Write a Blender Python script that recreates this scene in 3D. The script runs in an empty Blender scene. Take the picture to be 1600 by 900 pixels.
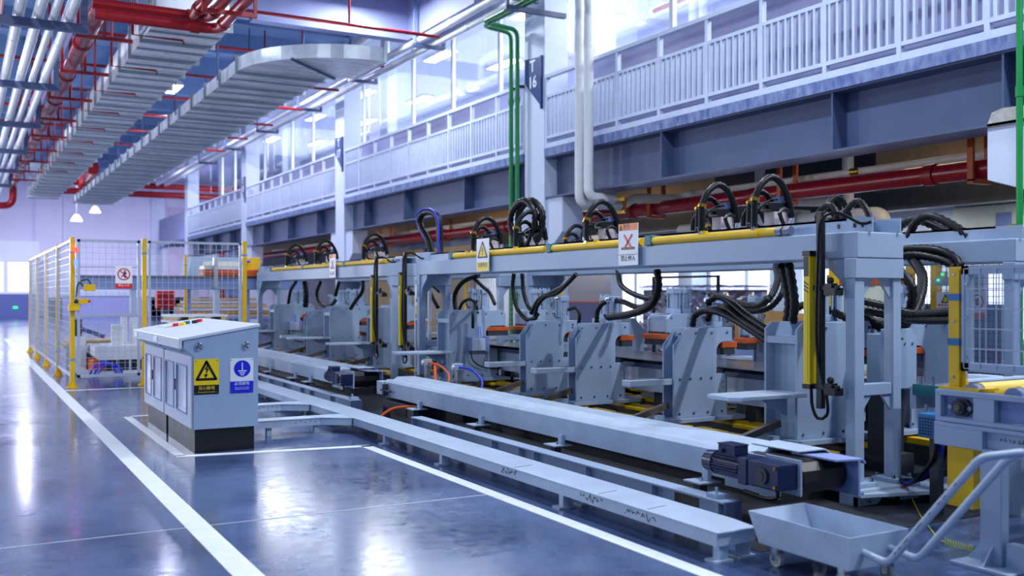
import bpy, math, random
from mathutils import Vector, Matrix
random.seed(7)
C = bpy.context.scene.collection
ORG = {}
# ---------------------------------------------------------------- materials
def lin(c):
    if isinstance(c, str):
        c = [int(c[i:i+2], 16)/255 for i in (0, 2, 4)]
    return tuple((x/12.92 if x <= .04045 else ((x+.055)/1.055)**2.4) for x in c) + (1,)
def pm(name, col, rough=.5, metal=0, var=.06, scale=6., bump=0, col2=None, stretch=None, emit=0, spec=.5, coat=0):
    m = bpy.data.materials.new(name); m.use_nodes = True
    nt = m.node_tree; N = nt.nodes; L = nt.links; b = N['Principled BSDF']
    c = lin(col)
    b.inputs['Base Color'].default_value = c
    b.inputs['Roughness'].default_value = rough; b.inputs['Metallic'].default_value = metal
    b.inputs['Specular IOR Level'].default_value = spec
    if coat: b.inputs['Coat Weight'].default_value = coat; b.inputs['Coat Roughness'].default_value = .08
    if var or col2:
        tc = N.new('ShaderNodeTexCoord'); no = N.new('ShaderNodeTexNoise'); no.inputs['Scale'].default_value = scale
        no.inputs['Detail'].default_value = 5
        src = tc.outputs['Object']
        if stretch:
            mp = N.new('ShaderNodeMapping'); mp.inputs['Scale'].default_value = stretch
            L.new(src, mp.inputs['Vector']); src = mp.outputs['Vector']
        L.new(src, no.inputs['Vector'])
        r = N.new('ShaderNodeValToRGB'); L.new(no.outputs['Fac'], r.inputs['Fac'])
        d = lin(col2) if col2 else tuple(x*(1-2*var) for x in c[:3])+(1,)
        e = c if col2 else tuple(min(1, x*(1+var)) for x in c[:3])+(1,)
        r.color_ramp.elements[0].position = .32; r.color_ramp.elements[1].position = .68
        r.color_ramp.elements[0].color = d; r.color_ramp.elements[1].color = e
        L.new(r.outputs['Color'], b.inputs['Base Color'])
        mr = N.new('ShaderNodeMapRange'); L.new(no.outputs['Fac'], mr.inputs['Value'])
        mr.inputs['To Min'].default_value = max(.02, rough-.08); mr.inputs['To Max'].default_value = min(1, rough+.08)
        L.new(mr.outputs['Result'], b.inputs['Roughness'])
        if bump:
            bp = N.new('ShaderNodeBump'); bp.inputs['Strength'].default_value = bump; bp.inputs['Distance'].default_value = .01
            L.new(no.outputs['Fac'], bp.inputs['Height']); L.new(bp.outputs['Normal'], b.inputs['Normal'])
    if emit:
        b.inputs['Emission Color'].default_value = c; b.inputs['Emission Strength'].default_value = emit
    return m
K = {}
K['paint'] = pm('machine_paint', '9eb0c9', .42, var=.03, scale=3)
K['panel'] = pm('console_paint', '9bafc9', .4, var=.02, scale=4)
K['bench'] = pm('trunking_paint', 'b1c0d4', .45, var=.05, scale=5)
K['white'] = pm('white_enamel', 'd6d9de', .35, var=.03)
K['wpipe'] = pm('white_pipe_paint', 'e0e2e4', .35, var=.03)
K['lamppaint'] = pm('lamp_white', 'ffffff', .4, var=0, emit=9)
K['yellow'] = pm('safety_yellow', 'e6b800', .38, var=.05)
K['curt'] = pm('light_curtain_yellow', 'efd000', .35, var=.02)
K['teal'] = pm('teal_clamp_plastic', '0f6f78', .45, var=.05)
K['hose'] = pm('black_rubber', '08090d', .42, var=.1, scale=30, spec=.28)
K['black'] = pm('black_plastic', '121318', .4, var=.1)
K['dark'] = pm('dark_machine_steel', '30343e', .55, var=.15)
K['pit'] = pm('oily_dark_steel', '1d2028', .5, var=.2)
K['navy'] = pm('navy_motor_paint', '0d1d45', .3, var=.05)
K['bluemotor'] = pm('blue_motor_paint', '1f6fa8', .35, var=.05)
K['orange'] = pm('orange_urethane', 'c4520f', .5, var=.08)
K['red'] = pm('red_fire_pipe', 'a01019', .3, var=.06)
K['redmetal'] = pm('red_bracket_paint', '9c1118', .45, var=.06)
K['galv'] = pm('galvanised_sheet', 'e8edf2', .28, metal=.22, var=.09, scale=1.6, bump=.04, stretch=(.5, 3, 1))
K['green'] = pm('green_pipe_paint', '0c8a3e', .35, var=.05)
K['slate'] = pm('slate_blue_steel', '47567a', .42, var=.06, scale=1.5)
K['worn'] = pm('worn_blue_edge', '4a5f9a', .6, col2='8b99bd', scale=5, stretch=(1, 2.0, .8))
K['wall'] = pm('painted_wall', 'c9cbd6', .7, var=.02, scale=1)
K['column'] = pm('painted_column', 'd0daf0', .55, var=.03, scale=1.5)
K['ceil'] = pm('ceiling_paint', '7696be', .7, var=.06, scale=.6)
K['girder'] = pm('girder_paint', '8d93bd', .6, var=.04, scale=.8)
K['rail'] = pm('railing_paint', 'ccd6ec', .4, var=.03)
K['kick'] = pm('kick_wall', '9294b8', .6, var=.04)
K['wire'] = pm('grey_wire', 'b9bdcc', .35, metal=.3, var=0)
K['alu'] = pm('aluminium', 'c4c8d0', .3, metal=.8, var=.04)
K['steel'] = pm('bright_steel', 'b0b4ba', .25, metal=1, var=.05)
K['brass'] = pm('brass', 'b88d30', .3, metal=.9, var=.06)
K['rust'] = pm('rusty_bar', '6a5f58', .6, col2='4e4744', scale=9)
K['line'] = pm('line_paint', 'e4e9ee', .35, var=.03, scale=9)
K['signw'] = pm('sign_white', 'e8ebf0', .4, var=0)
K['signk'] = pm('sign_black', '0d0d12', .4, var=0)
K['signy'] = pm('sign_yellow', 'f0cf00', .4, var=0)
K['signb'] = pm('sign_blue', '1220c8', .4, var=0)
K['signn'] = pm('sign_navy', '24407c', .4, var=.03)
K['signr'] = pm('sign_red', 'e0241a', .4, var=0)
K['signo'] = pm('sign_orange', 'f07814', .4, var=0)
K['pink'] = pm('insulation_pipe', 'e6dcc8', .5, var=.05)
K['tan'] = pm('tan_board', 'c9a878', .7, var=.06, scale=2)
K['card'] = pm('cardboard', 'b98d55', .8, var=.06)
K['bluehose'] = pm('blue_air_hose', '1430d8', .35, var=0)
K['orhose'] = pm('orange_air_hose', 'f0641a', .4, var=0)
K['ygwire'] = pm('yellow_green_wire', 'c8d414', .4, var=0)
K['conc'] = pm('raw_concrete', 'b8b5b0', .85, var=.12, scale=12, bump=.4)
K['cream'] = pm('cream_panel', 'dcdcc8', .5, var=.03)
K['sheet'] = pm('steel_workpiece', '8b8d96', .22, metal=.7, var=.08, scale=1.5)
K['door'] = pm('blue_door_paint', '5a68a8', .45, var=.04)
K['glow'] = pm('daylit_pane', 'e6ecff', .4, var=0, emit=2.4)
K['glow2'] = pm('bright_pane', 'e9efff', .4, var=0, emit=1.6)
K['lamp'] = pm('lamp_diffuser', 'fbfbff', .4, var=0, emit=5)
K['tube'] = pm('room_lamp_diffuser', 'fffbee', .4, var=0, emit=9)
K['ledred'] = pm('led_red', 'ff2020', .4, var=0, emit=8)
K['ledblue'] = pm('led_blue', '3040ff', .4, var=0, emit=10)
K['ledgreen'] = pm('led_green', '20ff70', .4, var=0, emit=2.5)
K['slatey'] = pm('roller_yellow', 'e2c44a', .4, var=.06)
K['wrapc'] = pm('goods_film_sheen', '7f78a4', .5, col2='40323c', scale=8)  # purple sheen of the film put into the carton colour
K['wains'] = pm('lavender_wainscot', 'a0a2da', .6, var=.03)
K['rib'] = pm('duct_rib', '93a0aa', .4, metal=.3, var=.05)
K['lid'] = pm('console_lid_lit_paint', 'ccd2de', .38, var=.02)  # lavender-white lid, painted paler for the light from the left
K['doorp'] = pm('console_door_lit_paint', 'c2c6da', .38, var=.02)  # door paint lightened too, as the side facing the light
K['tray'] = pm('cable_tray_paint', 'b9b6de', .6, var=.04)
K['purple'] = pm('lavender_wall', 'dcdaf0', .7, var=.03, scale=.6)
K['pinkwall'] = pm('mauve_panel', 'c9bcda', .7, var=.03, scale=.6)
K['blueg'] = pm('blue_grey_panel', '7f8fbe', .6, var=.04, scale=.6)
def glass(name, col, rough, mixv, tint=(1, 1, 1, 1)):
    m = bpy.data.materials.new(name); m.use_nodes = True; N = m.node_tree.nodes; L = m.node_tree.links
    for n in list(N): N.remove(n)
    o = N.new('ShaderNodeOutputMaterial'); mx = N.new('ShaderNodeMixShader'); t = N.new('ShaderNodeBsdfTransparent'); g = N.new('ShaderNodeBsdfGlossy')
    no = N.new('ShaderNodeTexNoise'); no.inputs['Scale'].default_value = 1.5
    ml = N.new('ShaderNodeMath'); ml.operation = 'MULTIPLY_ADD'; ml.inputs[1].default_value = .08; ml.inputs[2].default_value = mixv
    L.new(no.outputs['Fac'], ml.inputs[0]); L.new(ml.outputs[0], mx.inputs[0])
    t.inputs[0].default_value = tint; g.inputs['Color'].default_value = col; g.inputs['Roughness'].default_value = rough
    L.new(t.outputs[0], mx.inputs[1]); L.new(g.outputs[0], mx.inputs[2]); L.new(mx.outputs[0], o.inputs[0])
    return m
K['glass'] = glass('window_glass', (.95, .97, 1, 1), .04, .16, (.93, .96, .98, 1))
K['acryl'] = glass('clear_acrylic', (1, 1, 1, 1), .03, .1, (.92, .93, .97, 1))
K['film'] = glass('stretch_film', (1, 1, 1, 1), .16, .42, (.8, .8, .9, 1))
# floor: polished blue-grey concrete
def floor_mat():
    m = bpy.data.materials.new('polished_floor'); m.use_nodes = True; N = m.node_tree.nodes; L = m.node_tree.links; b = N['Principled BSDF']
    tc = N.new('ShaderNodeTexCoord'); mp = N.new('ShaderNodeMapping'); mp.inputs['Scale'].default_value = (1, 1, 1); L.new(tc.outputs['Object'], mp.inputs['Vector'])
    n1 = N.new('ShaderNodeTexNoise'); n1.inputs['Scale'].default_value = .9; n1.inputs['Detail'].default_value = 8; n1.inputs['Roughness'].default_value = .62
    n2 = N.new('ShaderNodeTexNoise'); n2.inputs['Scale'].default_value = 14; n2.inputs['Detail'].default_value = 6
    for n in (n1, n2): L.new(mp.outputs['Vector'], n.inputs['Vector'])
    r = N.new('ShaderNodeValToRGB'); L.new(n1.outputs['Fac'], r.inputs['Fac'])
    e = r.color_ramp.elements; e[0].position = .3; e[1].position = .72
    e[0].color = lin('2b3a5e'); e[1].color = lin('5a6c94')
    L.new(r.outputs['Color'], b.inputs['Base Color'])
    ad = N.new('ShaderNodeMath'); ad.operation = 'ADD'; L.new(n1.outputs['Fac'], ad.inputs[0]); L.new(n2.outputs['Fac'], ad.inputs[1])
    mr = N.new('ShaderNodeMapRange'); L.new(ad.outputs[0], mr.inputs['Value']); mr.inputs['From Min'].default_value = .7; mr.inputs['From Max'].default_value = 1.3
    mr.inputs['To Min'].default_value = .09; mr.inputs['To Max'].default_value = .24; L.new(mr.outputs['Result'], b.inputs['Roughness'])
    bp = N.new('ShaderNodeBump'); bp.inputs['Strength'].default_value = .05; bp.inputs['Distance'].default_value = .02
    L.new(n1.outputs['Fac'], bp.inputs['Height']); L.new(bp.outputs['Normal'], b.inputs['Normal'])
    b.inputs['Specular IOR Level'].default_value = .75
    return m
K['floor'] = floor_mat()
# ---------------------------------------------------------------- mesh builder
class MB:
    def __init__(s): s.v = []; s.f = []; s.pc = []
    def _add(s, vs, fs):
        o = len(s.v); s.pc.append((o, len(s.f))); s.v += [tuple(q) for q in vs]; s.f += [tuple(i+o for i in f) for f in fs]; return s
    def box(s, x0, x1, y0, y1, z0, z1):
        return s._add([(x, y, z) for z in (z0, z1) for y in (y0, y1) for x in (x0, x1)],
                      [(0, 2, 3, 1), (4, 5, 7, 6), (0, 1, 5, 4), (2, 6, 7, 3), (0, 4, 6, 2), (1, 3, 7, 5)])
    def prism(s, pts, ax, a, b):
        # pts in the two remaining axes (order x,y,z without ax)
        def mk(p, t):
            return {'x': (t, p[0], p[1]), 'y': (p[0], t, p[1]), 'z': (p[0], p[1], t)}[ax]
        n = len(pts); area = sum(pts[i][0]*pts[(i+1) % n][1]-pts[(i+1) % n][0]*pts[i][1] for i in range(n))
        if (area < 0) != (ax == 'y'): pts = pts[::-1]
        a, b = min(a, b), max(a, b)
        vs = [mk(p, a) for p in pts]+[mk(p, b) for p in pts]
        fs = [tuple(range(n))[::-1], tuple(range(n, 2*n))]+[(i, (i+1) % n, n+(i+1) % n, n+i) for i in range(n)]
        return s._add(vs, fs)
    def sweep(s, pts, rs, n=10, closed_caps=True, sq=None):
        P = [Vector(p) for p in pts]; m = len(P)
        if not isinstance(rs, (list, tuple)): rs = [rs]*m
        T = [((P[min(i+1, m-1)]-P[max(i-1, 0)])).normalized() for i in range(m)]
        u = T[0].orthogonal().normalized()
        if sq:
            u = Vector(sq) - T[0]*T[0].dot(Vector(sq)); u.normalize()
        vs = []; fs = []
        for i in range(m):
            if i: u = (u-T[i]*u.dot(T[i])); u = u.normalized() if u.length > 1e-6 else T[i].orthogonal().normalized()
            w = T[i].cross(u)
            for k in range(n):
                a = 2*math.pi*(k+(.5 if sq else 0))/n
                vs.append(P[i]+(u*math.cos(a)+w*math.sin(a))*rs[i])
        for i in range(m-1):
            for k in range(n):
                fs.append((i*n+k, i*n+(k+1) % n, (i+1)*n+(k+1) % n, (i+1)*n+k))
        if closed_caps: fs += [tuple(range(n))[::-1], tuple(range((m-1)*n, m*n))]
        return s._add(vs, fs)
    def cyl(s, p, q, r, n=14, r2=None): return s.sweep([p, q], [r, r if r2 is None else r2], n)
    def tube(s, pts, r, n=10, step=None, corr=0, per=.02):
        c = smooth(pts, step or .03)
        if corr:
            c = smooth(pts, per/2); rs = [r*(1+corr*(1 if i % 2 else -1)) for i in range(len(c))]
            return s.sweep(c, rs, n)
        return s.sweep(c, r, n)
    def sphere(s, c, r, n=10):
        vs = []; fs = []
        for i in range(n//2+1):
            a = math.pi*i/(n//2)
            for k in range(n):
                b = 2*math.pi*k/n; vs.append((c[0]+r*math.sin(a)*math.cos(b), c[1]+r*math.sin(a)*math.sin(b), c[2]+r*math.cos(a)))
        for i in range(n//2):
            for k in range(n): fs.append((i*n+k, (i+1)*n+k, (i+1)*n+(k+1) % n, i*n+(k+1) % n))
        return s._add(vs, fs)
    def bolts(s, pts, ax, r=.012, h=.008, n=8):
        d = {'x': (1, 0, 0), 'y': (0, 1, 0), 'z': (0, 0, 1)}[ax.strip('-')]; g = -1 if '-' in ax else 1
        for p in pts: s.cyl(p, tuple(p[i]+d[i]*h*g for i in range(3)), r, n)
        return s
def smooth(pts, step=.03):
    P = [Vector(p) for p in pts]
    if len(P) == 2:
        k = max(1, int((P[1]-P[0]).length/step)); return [P[0].lerp(P[1], i/k) for i in range(k+1)]
    Q = [P[0]*2-P[1]]+P+[P[-1]*2-P[-2]]; out = []
    for i in range(1, len(Q)-2):
        k = max(2, int((Q[i+1]-Q[i]).length/step))
        for j in range(k):
            t = j/k; a, b, c, d = Q[i-1], Q[i], Q[i+1], Q[i+2]
            out.append(.5*((2*b)+(c-a)*t+(2*a-5*b+4*c-d)*t*t+(3*b-a-3*c+d)*t**3))
    out.append(P[-1]); return out
def bend(pts, r=.08, k=5):
    # polyline with rounded corners
    P = [Vector(p) for p in pts]; out = [P[0]]
    for i in range(1, len(P)-1):
        a = (P[i-1]-P[i]); b = (P[i+1]-P[i]); rr = min(r, a.length*.45, b.length*.45)
        a = P[i]+a.normalized()*rr; b = P[i]+b.normalized()*rr
        for j in range(k+1):
            t = j/k; out.append(a*(1-t)**2+P[i]*2*t*(1-t)+b*t*t)
    out.append(P[-1]); return out
# ---------------------------------------------------------------- objects
def thing(name, label, cat, loc=(0, 0, 0), group=None):
    o = bpy.data.objects.new(name, None); C.objects.link(o); o.location = loc; o.empty_display_size = .1
    ORG[o.name] = Vector(loc); o['label'] = label; o['category'] = cat
    if group: o['group'] = group
    return o
def origin(o):
    v = Vector((0, 0, 0))
    while o is not None: v = v+Vector(o.location); o = o.parent
    return v
SPLIT = {'bolt', 'gusset', 'tie_rod', 'hanger_rod', 'slot', 'hinge_slot', 'wire', 'cable', 'wheel', 'side_cover', 'foot', 'leg', 'fixing', 'hole', 'lens', 'flap', 'nut', 'stud', 'port_fitting', 'fitting', 'anchor_bolt', 'air_line', 'adjuster', 'fork', 'stub', 'guide_strip', 'scuff_mark', 'band', 'edge_strip'}
def obj(name, mb, mat, parent=None, bev=0, smoothf=False, label=None, kind=None, local=False):
    if name in SPLIT and len(mb.pc) > 1 and parent is not None:
        o = None; cuts = mb.pc+[(len(mb.v), len(mb.f))]
        for (v0, f0), (v1, f1) in zip(cuts[:-1], cuts[1:]):
            q = MB(); q.v = mb.v[v0:v1]; q.f = [tuple(i-v0 for i in f) for f in mb.f[f0:f1]]
            o = obj(name, q, mat, parent, bev, smoothf, label, kind, local)
        return o
    me = bpy.data.meshes.new(name)
    off = Vector((0, 0, 0)) if (parent is None or local) else origin(parent)
    base = Vector((0, 0, 0))
    if parent is None and mb.v:
        xs, ys, zs = zip(*mb.v); base = Vector(((min(xs)+max(xs))/2, (min(ys)+max(ys))/2, min(zs)))
    me.from_pydata([Vector(v)-off-base for v in mb.v], [], mb.f); me.update()
    me.materials.append(K[mat] if isinstance(mat, str) else mat)
    o = bpy.data.objects.new(name, me); C.objects.link(o); o.location = base
    if parent is not None: o.parent = parent
    if smoothf:
        for p in me.polygons: p.use_smooth = True
        me.set_sharp_from_angle(angle=math.radians(40))
    if bev:
        m = o.modifiers.new('bevel', 'BEVEL'); m.width = bev; m.segments = 2; m.limit_method = 'ANGLE'; m.harden_normals = False
    if label: o['label'] = label
    if kind: o['kind'] = kind
    return o
def tag(o, label, cat, group=None):
    o['label'] = label; o['category'] = cat
    if group: o['group'] = group
    return o
def struct(name, mb, mat, **k): return obj(name, mb, mat, kind='structure', **k)
def copy_tree(o, parent=None):
    c = o.copy(); C.objects.link(c)
    if parent is not None: c.parent = parent
    for ch in list(o.children): copy_tree(ch, c)
    return c
def dup(o, loc, label, group=None, rz=None):
    c = copy_tree(o); c.location = loc; c['label'] = label
    if group: c['group'] = group
    if rz is not None: c.rotation_euler.z = rz
    return c
_font = {}
def text(name, body, size, origin_, xdir, ydir, mat, parent, depth=.002, align='CENTER', bold=0):
    cu = bpy.data.curves.new(name, 'FONT'); cu.body = body; cu.size = size; cu.align_x = align; cu.align_y = 'CENTER'; cu.extrude = depth; cu.offset = bold; cu.resolution_u = 3
    t = bpy.data.objects.new(name, cu); C.objects.link(t)
    me = bpy.data.meshes.new_from_object(t.evaluated_get(bpy.context.evaluated_depsgraph_get()))
    bpy.data.objects.remove(t)
    X = Vector(xdir).normalized(); Y = Vector(ydir).normalized(); Z = X.cross(Y)
    M = Matrix(((X.x, Y.x, Z.x), (X.y, Y.y, Z.y), (X.z, Y.z, Z.z))); off = origin(parent)
    for v in me.vertices: v.co = M @ v.co+Vector(origin_)-off
    me.materials.clear(); me.materials.append(K[mat])
    o = bpy.data.objects.new(name, me); C.objects.link(o); o.parent = parent
    return o
def plate(O, X, Y, pts, t=.002, lift=0):
    """thin solid from a 2D outline on the plane (O, X, Y)"""
    X = Vector(X).normalized(); Y = Vector(Y).normalized(); Z = X.cross(Y); O = Vector(O)
    n = len(pts); area = sum(pts[i][0]*pts[(i+1) % n][1]-pts[(i+1) % n][0]*pts[i][1] for i in range(n))
    if area < 0: pts = pts[::-1]
    m = MB(); vs = [O+X*p[0]+Y*p[1]+Z*lift for p in pts]+[O+X*p[0]+Y*p[1]+Z*(lift+t) for p in pts]
    m._add(vs, [tuple(range(n))[::-1], tuple(range(n, 2*n))]+[(i, (i+1) % n, n+(i+1) % n, n+i) for i in range(n)])
    return m
def rect(w, h, cx=0, cy=0): return [(cx-w/2, cy-h/2), (cx+w/2, cy-h/2), (cx+w/2, cy+h/2), (cx-w/2, cy+h/2)]
def circ(r, n=28, cx=0, cy=0): return [(cx+r*math.cos(2*math.pi*k/n), cy+r*math.sin(2*math.pi*k/n)) for k in range(n)]
def join(*ms):
    m = MB()
    for q in ms: m._add(q.v, q.f)
    m.pc = []
    return m
def stroke(O, X, Y, p, q, w, t=.002, lift=0):
    d = Vector((q[0]-p[0], q[1]-p[1])); n = Vector((-d.y, d.x)).normalized()*w/2
    return plate(O, X, Y, [(p[0]+n.x, p[1]+n.y), (q[0]+n.x, q[1]+n.y), (q[0]-n.x, q[1]-n.y), (p[0]-n.x, p[1]-n.y)], t, lift)
def ring2d(O, X, Y, R, w, t=.002, lift=0, n=32, c=(0, 0)):
    return join(*[stroke(O, X, Y, (c[0]+R*math.cos(2*math.pi*k/n), c[1]+R*math.sin(2*math.pi*k/n)), (c[0]+R*math.cos(2*math.pi*(k+1.06)/n), c[1]+R*math.sin(2*math.pi*(k+1.06)/n)), w, t, lift) for k in range(n)])
def tri2d(O, X, Y, w, h, c, lw, t=.002, lift=0):
    a, b, d = (c[0]-w/2, c[1]-h/2), (c[0]+w/2, c[1]-h/2), (c[0], c[1]+h/2)
    return join(stroke(O, X, Y, a, b, lw, t, lift), stroke(O, X, Y, b, d, lw, t, lift), stroke(O, X, Y, d, a, lw, t, lift), plate(O, X, Y, circ(lw/2, 10, *a), t, lift), plate(O, X, Y, circ(lw/2, 10, *b), t, lift), plate(O, X, Y, circ(lw/2, 10, *d), t, lift))
# ---------------------------------------------------------------- camera
cam = bpy.data.cameras.new('camera'); co = bpy.data.objects.new('camera', cam); C.objects.link(co)
co.location = (0, 0, 1.4)
yaw = math.atan(863/1556)
co.rotation_euler = (math.pi/2, 0, -yaw)
cam.sensor_width = 36; cam.lens = 36*1556/1600; cam.shift_y = (458-450)/1600
cam.clip_start = .1; cam.clip_end = 200
cam.dof.use_dof = True; cam.dof.focus_distance = 8.5; cam.dof.aperture_fstop = 1.7
bpy.context.scene.camera = co
vs = bpy.context.scene.view_settings
bpy.context.scene.display_settings.display_device = 'sRGB'
vs.view_transform = 'Standard'; vs.look = 'None'; vs.gamma = 1; vs.exposure = 0; vs.use_curve_mapping = False
# ================================================================ THE BUILDING
struct('floor', MB().box(-14, 26, -4, 62, -.2, 0), 'floor')
struct('ceiling', MB().box(-14, 9.3, -4, 62, 8.3, 8.5), 'ceil')
struct('wall_far', MB().box(-14, 26, 62, 62.3, 0, 8.5), 'purple')
struct('wall_back_of_bay', MB().box(17.2, 17.4, 0, 62, 0, 3.95), 'wall')
struct('wall_rear_upper', MB().box(15.0, 15.2, 0, 56, 4.03, 8.3), 'wall')
struct('ceiling_upper', MB().box(9.3, 17.2, -2, 62, 8.0, 8.5), 'wall')
struct('floor_upper', MB().box(9.36, 17.2, 0, 56, 3.9, 4.03), 'worn')
struct('wall_walkway', MB().box(10.35, 10.5, 0, 62, 4.03, 5.72), 'kick')
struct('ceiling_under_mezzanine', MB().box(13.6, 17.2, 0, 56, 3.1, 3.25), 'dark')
struct('trim_1', MB().box(13.5, 13.6, 0, 11.7, 3.15, 3.9).box(13.5, 13.6, 15.8, 56, 3.15, 3.9), 'tan')
struct('trim_17', MB().box(13.5, 13.6, 11.7, 15.8, 3.15, 3.9), 'dark')  # unlit stretch of the same board, its shade put in as dark colour
struct('trim_2', MB().box(13.3, 13.6, 0, 56, 2.75, 3.15), 'dark')
# floor markings
struct('trim_3', MB().prism([(1.18, 4), (1.32, 4), (1.32, 34), (1.18, 34)], 'z', 0, .003), 'line')
struct('trim_4', MB().box(3.2, 3.3, 1.5, 8.64, 0, .003), 'line')
struct('trim_5', MB().prism([(1.62, 8.80), (3.3, 8.56), (3.3, 8.66), (1.62, 8.90)], 'z', 0, .003), 'line')
struct('trim_6', MB().box(1.62, 1.70, 8.85, 12.0, 0, .003).box(1.62, 2.3, 11.95, 12.02, 0, .003), 'line')
struct('trim_7', MB().box(1.32, 2.75, 15.55, 15.63, 0, .003), 'line')
struct('trim_8', MB().prism([(-3, 6.13), (3.3, 6.13), (3.3, 6.136), (-3, 6.136)], 'z', 0, .002), 'line')
struct('trim_16', MB().box(3.78, 8.6, 4.05, 21, 0, .004), 'pit')  # dark plate: floor grease plus the shade under the machines, as colour
# pilasters and panels of the far wall
for i, (x0, x1, m, z1) in enumerate(((9.9, 10.7, 'column', 8), (10.9, 13.2, 'pinkwall', 6.5), (13.4, 13.7, 'column', 6.5), (14.4, 16.0, 'blueg', 6.5), (3.7, 5.1, 'purple', 8))):
    struct('trim_%d' % (9+i), MB().box(x0, x1, 61.8, 62, 0, z1), m)
struct('trim_14', MB().box(3.6, 9.9, 61.85, 62, 1.25, 2.1), 'column')
struct('trim_15', MB().box(4.35, 16, 61.8, 61.99, 0, 1.15), 'wains')
d = struct('door_1', MB().box(-1.2, 4.35, 61.7, 62, 0, .25).box(3.9, 4.35, 61.7, 62, 0, 3.3).box(-1.2, 3.9, 61.72, 61.95, .25, 1.35), 'door')
obj('surround', MB().box(-1.2, 3.9, 61.76, 61.95, 1.35, 1.5).box(-1.2, 3.9, 61.76, 61.95, 3.1, 4.3).box(3.45, 3.9, 61.76, 61.95, 1.5, 3.1).box(2.1, 2.35, 61.76, 61.95, 1.5, 3.1), 'signw', d, kind='structure')
obj('pane', MB().box(-1.2, 2.1, 61.8, 61.9, 1.5, 3.1), 'glow', d, kind='structure')
obj('pane', MB().box(2.35, 3.45, 61.8, 61.9, 1.5, 3.1), 'glow', d, kind='structure')
obj('exit_light', MB().box(2.6, 2.8, 61.66, 61.72, .55, .65), 'ledgreen', d)
struct('window_far', MB().box(-12, .6, 61.75, 61.95, 4.6, 5.2), 'glow')
# ---------------------------------------------------------------- columns with corbels
YC = [5.15, 16.0, 26.85, 37.7, 48.55]
for i, y in enumerate(YC):
    m = MB().box(9.35, 9.86, y-.365, y+.365, 0, 8.3)
    for s in (-1, 1):
        m.prism([(y+s*.365, 2.2), (y+s*1.55, 2.58), (y+s*1.55, 3.13), (y+s*.365, 3.13)] if i == 0 else
                [(y+s*.365, 2.1), (y+s*.9, 2.5), (y+s*.9, 3.13), (y+s*.365, 3.13)], 'x', 9.4, 9.84)
    struct('trim_%d' % (20+i), m, 'column', bev=.01)
struct('trim_25', MB().prism([(6.2, 3.13), (6.68, 3.13), (6.62, 3.27), (6.5, 3.3), (6.2, 3.29)], 'x', 9.36, 9.6), 'conc')
for i, tx in ((1, '16'), (2, '17'), (3, '18')):
    y = YC[i]
    t = thing('column_sign', 'navy pointed plate lettered T %s on the %s white column' % (tx, {'16': 'sharply seen near', '17': 'blurred middle', '18': 'blurred far'}[tx]), 'sign', (9.345, y, 4.9))
    X = (0, -1, 0); Z = (0, 0, 1); O = (9.33, y, 5.26)
    obj('plate', plate(O, X, Z, [(-.31, .53), (.28, .48), (.28, -.42), (-.31, .08)], .012), 'signn', t)
    obj('bracket', MB().box(9.3, 9.35, y-.31, y-.285, 4.78, 5.76), 'signn', t)
    text('lettering', 'T\n'+tx, .30, (9.315, y+.01, 5.46), X, Z, 'signw', t, bold=.008)
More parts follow.
